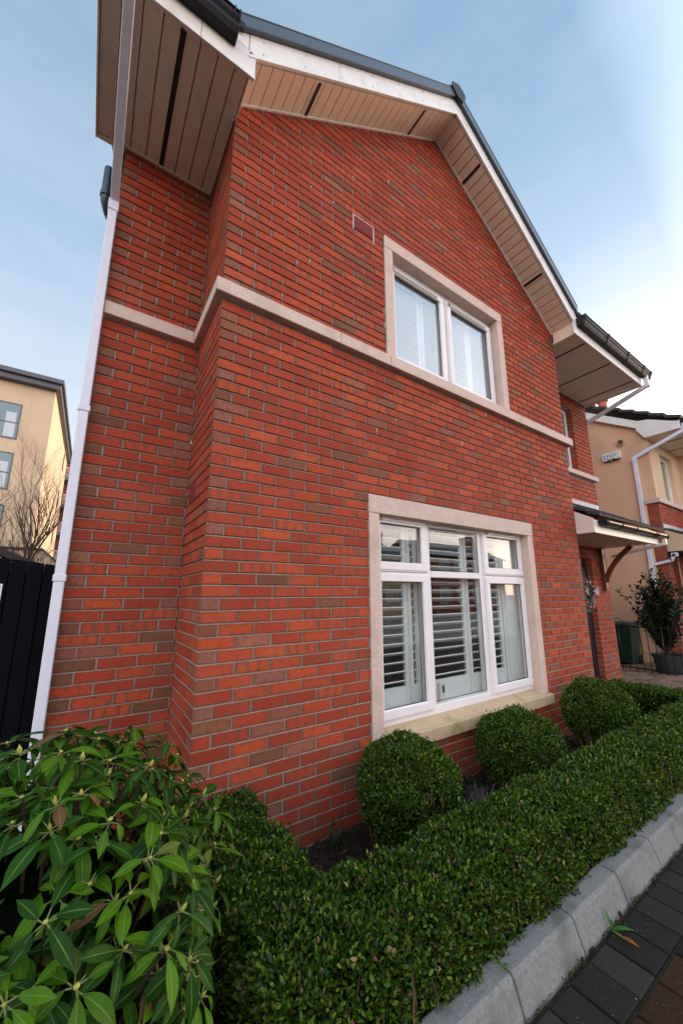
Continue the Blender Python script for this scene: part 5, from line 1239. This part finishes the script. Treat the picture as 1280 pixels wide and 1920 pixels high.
lf, lc = MB(), []; strip_leaf(lf, lc, B + Vector((-0.01, -0.045, 0.012)), Vector((0.05, -0.9, 0.05)), Vector((0, 0, 1)), 0.065, 0.022, 0.2, (0.30, 0.09, 0.03), (0.36, 0.13, 0.05)); build_col(lf, lc, 'brown_leaf', M_RHODO, dn)
def fallen(loc, d, L_, Wd, colr, label):
    o = empty('fallen_leaf', loc, label, 'leaf'); lf, lc = MB(), []; strip_leaf(lf, lc, Vector(loc), Vector(d), Vector((0.1, 0, 1)), L_, Wd, 0.3, colr, tuple(c * 1.4 for c in colr)); build_col(lf, lc, 'leaf_blade', M_RHODO, o)
fallen((1.375, -1.315, -0.004), (0.8, -0.1, 0.25), 0.050, 0.020, (0.045, 0.010, 0.008), "dark red fallen leaf lying left of the dandelion")
fallen((1.69, -1.316, -0.004), (0.3, 0.1, 0.5), 0.032, 0.018, (0.045, 0.012, 0.009), "small dark red leaf curled right of the dandelion")
fallen((1.30, -1.318, -0.004), (0.6, 0.2, 0.5), 0.030, 0.011, (0.05, 0.012, 0.009), "narrow maroon leaf nearest the wide kerb stone joint")
sprig = empty('ivy_sprig', (0.89, -1.19, 0.10), "loose green sprig hanging from the hedge over the kerb joint", 'weed')
lf, lc = MB(), []; rt = random.Random(2)
for i in range(16):
    p = Vector((0.86 + i * .004, -1.19 - i * .0035, 0.155 - i * .003)); strip_leaf(lf, lc, p, Vector((rt.uniform(-1, 1), rt.uniform(-1, 0.2), rt.uniform(-.6, .5))), Vector((0, 0, 1)), 0.018, 0.008, .4, (0.07, 0.16, 0.03), (0.1, 0.2, 0.05))
build_col(lf, lc, 'leaves', M_RHODO, sprig)

# ================================================================== houses across the street (seen reflected in the windows)
def opposite(x0, x1, y, ze, zr, label, mwall):
    t = empty('terraced_house', ((x0 + x1) / 2, y, 0), label, 'house', 'houses across the street')
    b = MB(); b.box(x0, x1, y - 8, y, -0.1, ze); b.build('wall', mwall, t)
    b = MB(); b.prism([(y + 0.4, ze), (y - 4, zr), (y - 8.4, ze)], 'x', x0 - 0.1, x1 + 0.1); rf_ = b.build('roof', M_SLATE, t)
    b = MB(); b.box(x1 - 1.0, x1 - 0.1, y - 4.6, y - 3.4, zr - 0.8, zr + 0.9); c_ = b.build('chimney', mwall, rf_)
    for xx in np.arange(x0 + 0.9, x1 - 1, 2.2):
        for z in (0.8, 3.4):
            b = MB(); ring(b, xx, xx + 1.2, z, z + 1.3, 0.07, y + 0.002, y + 0.04); w_ = b.build('window', M_UPVC, t); b = MB(); b.box(xx + .07, xx + 1.13, y + 0.004, y + 0.012, z + .07, z + 1.23); b.build('pane', APG, w_)
opposite(2, 10, -20, 4.9, 6.6, "brick house reflected in the left panes of the large window", M_BALDARK)
opposite(12, 21, -20, 4.7, 6.2, "cream house reflected in the middle panes of the large window", M_CREAM2)
opposite(23.5, 34, -20, 4.9, 6.8, "brick house reflected in the right panes of the large window", M_BALDARK)

for o in bpy.data.objects:
    if o.type == 'MESH' and not o.parent and 'kind' not in o and 'label' not in o: print('UNTAGGED', o.name)
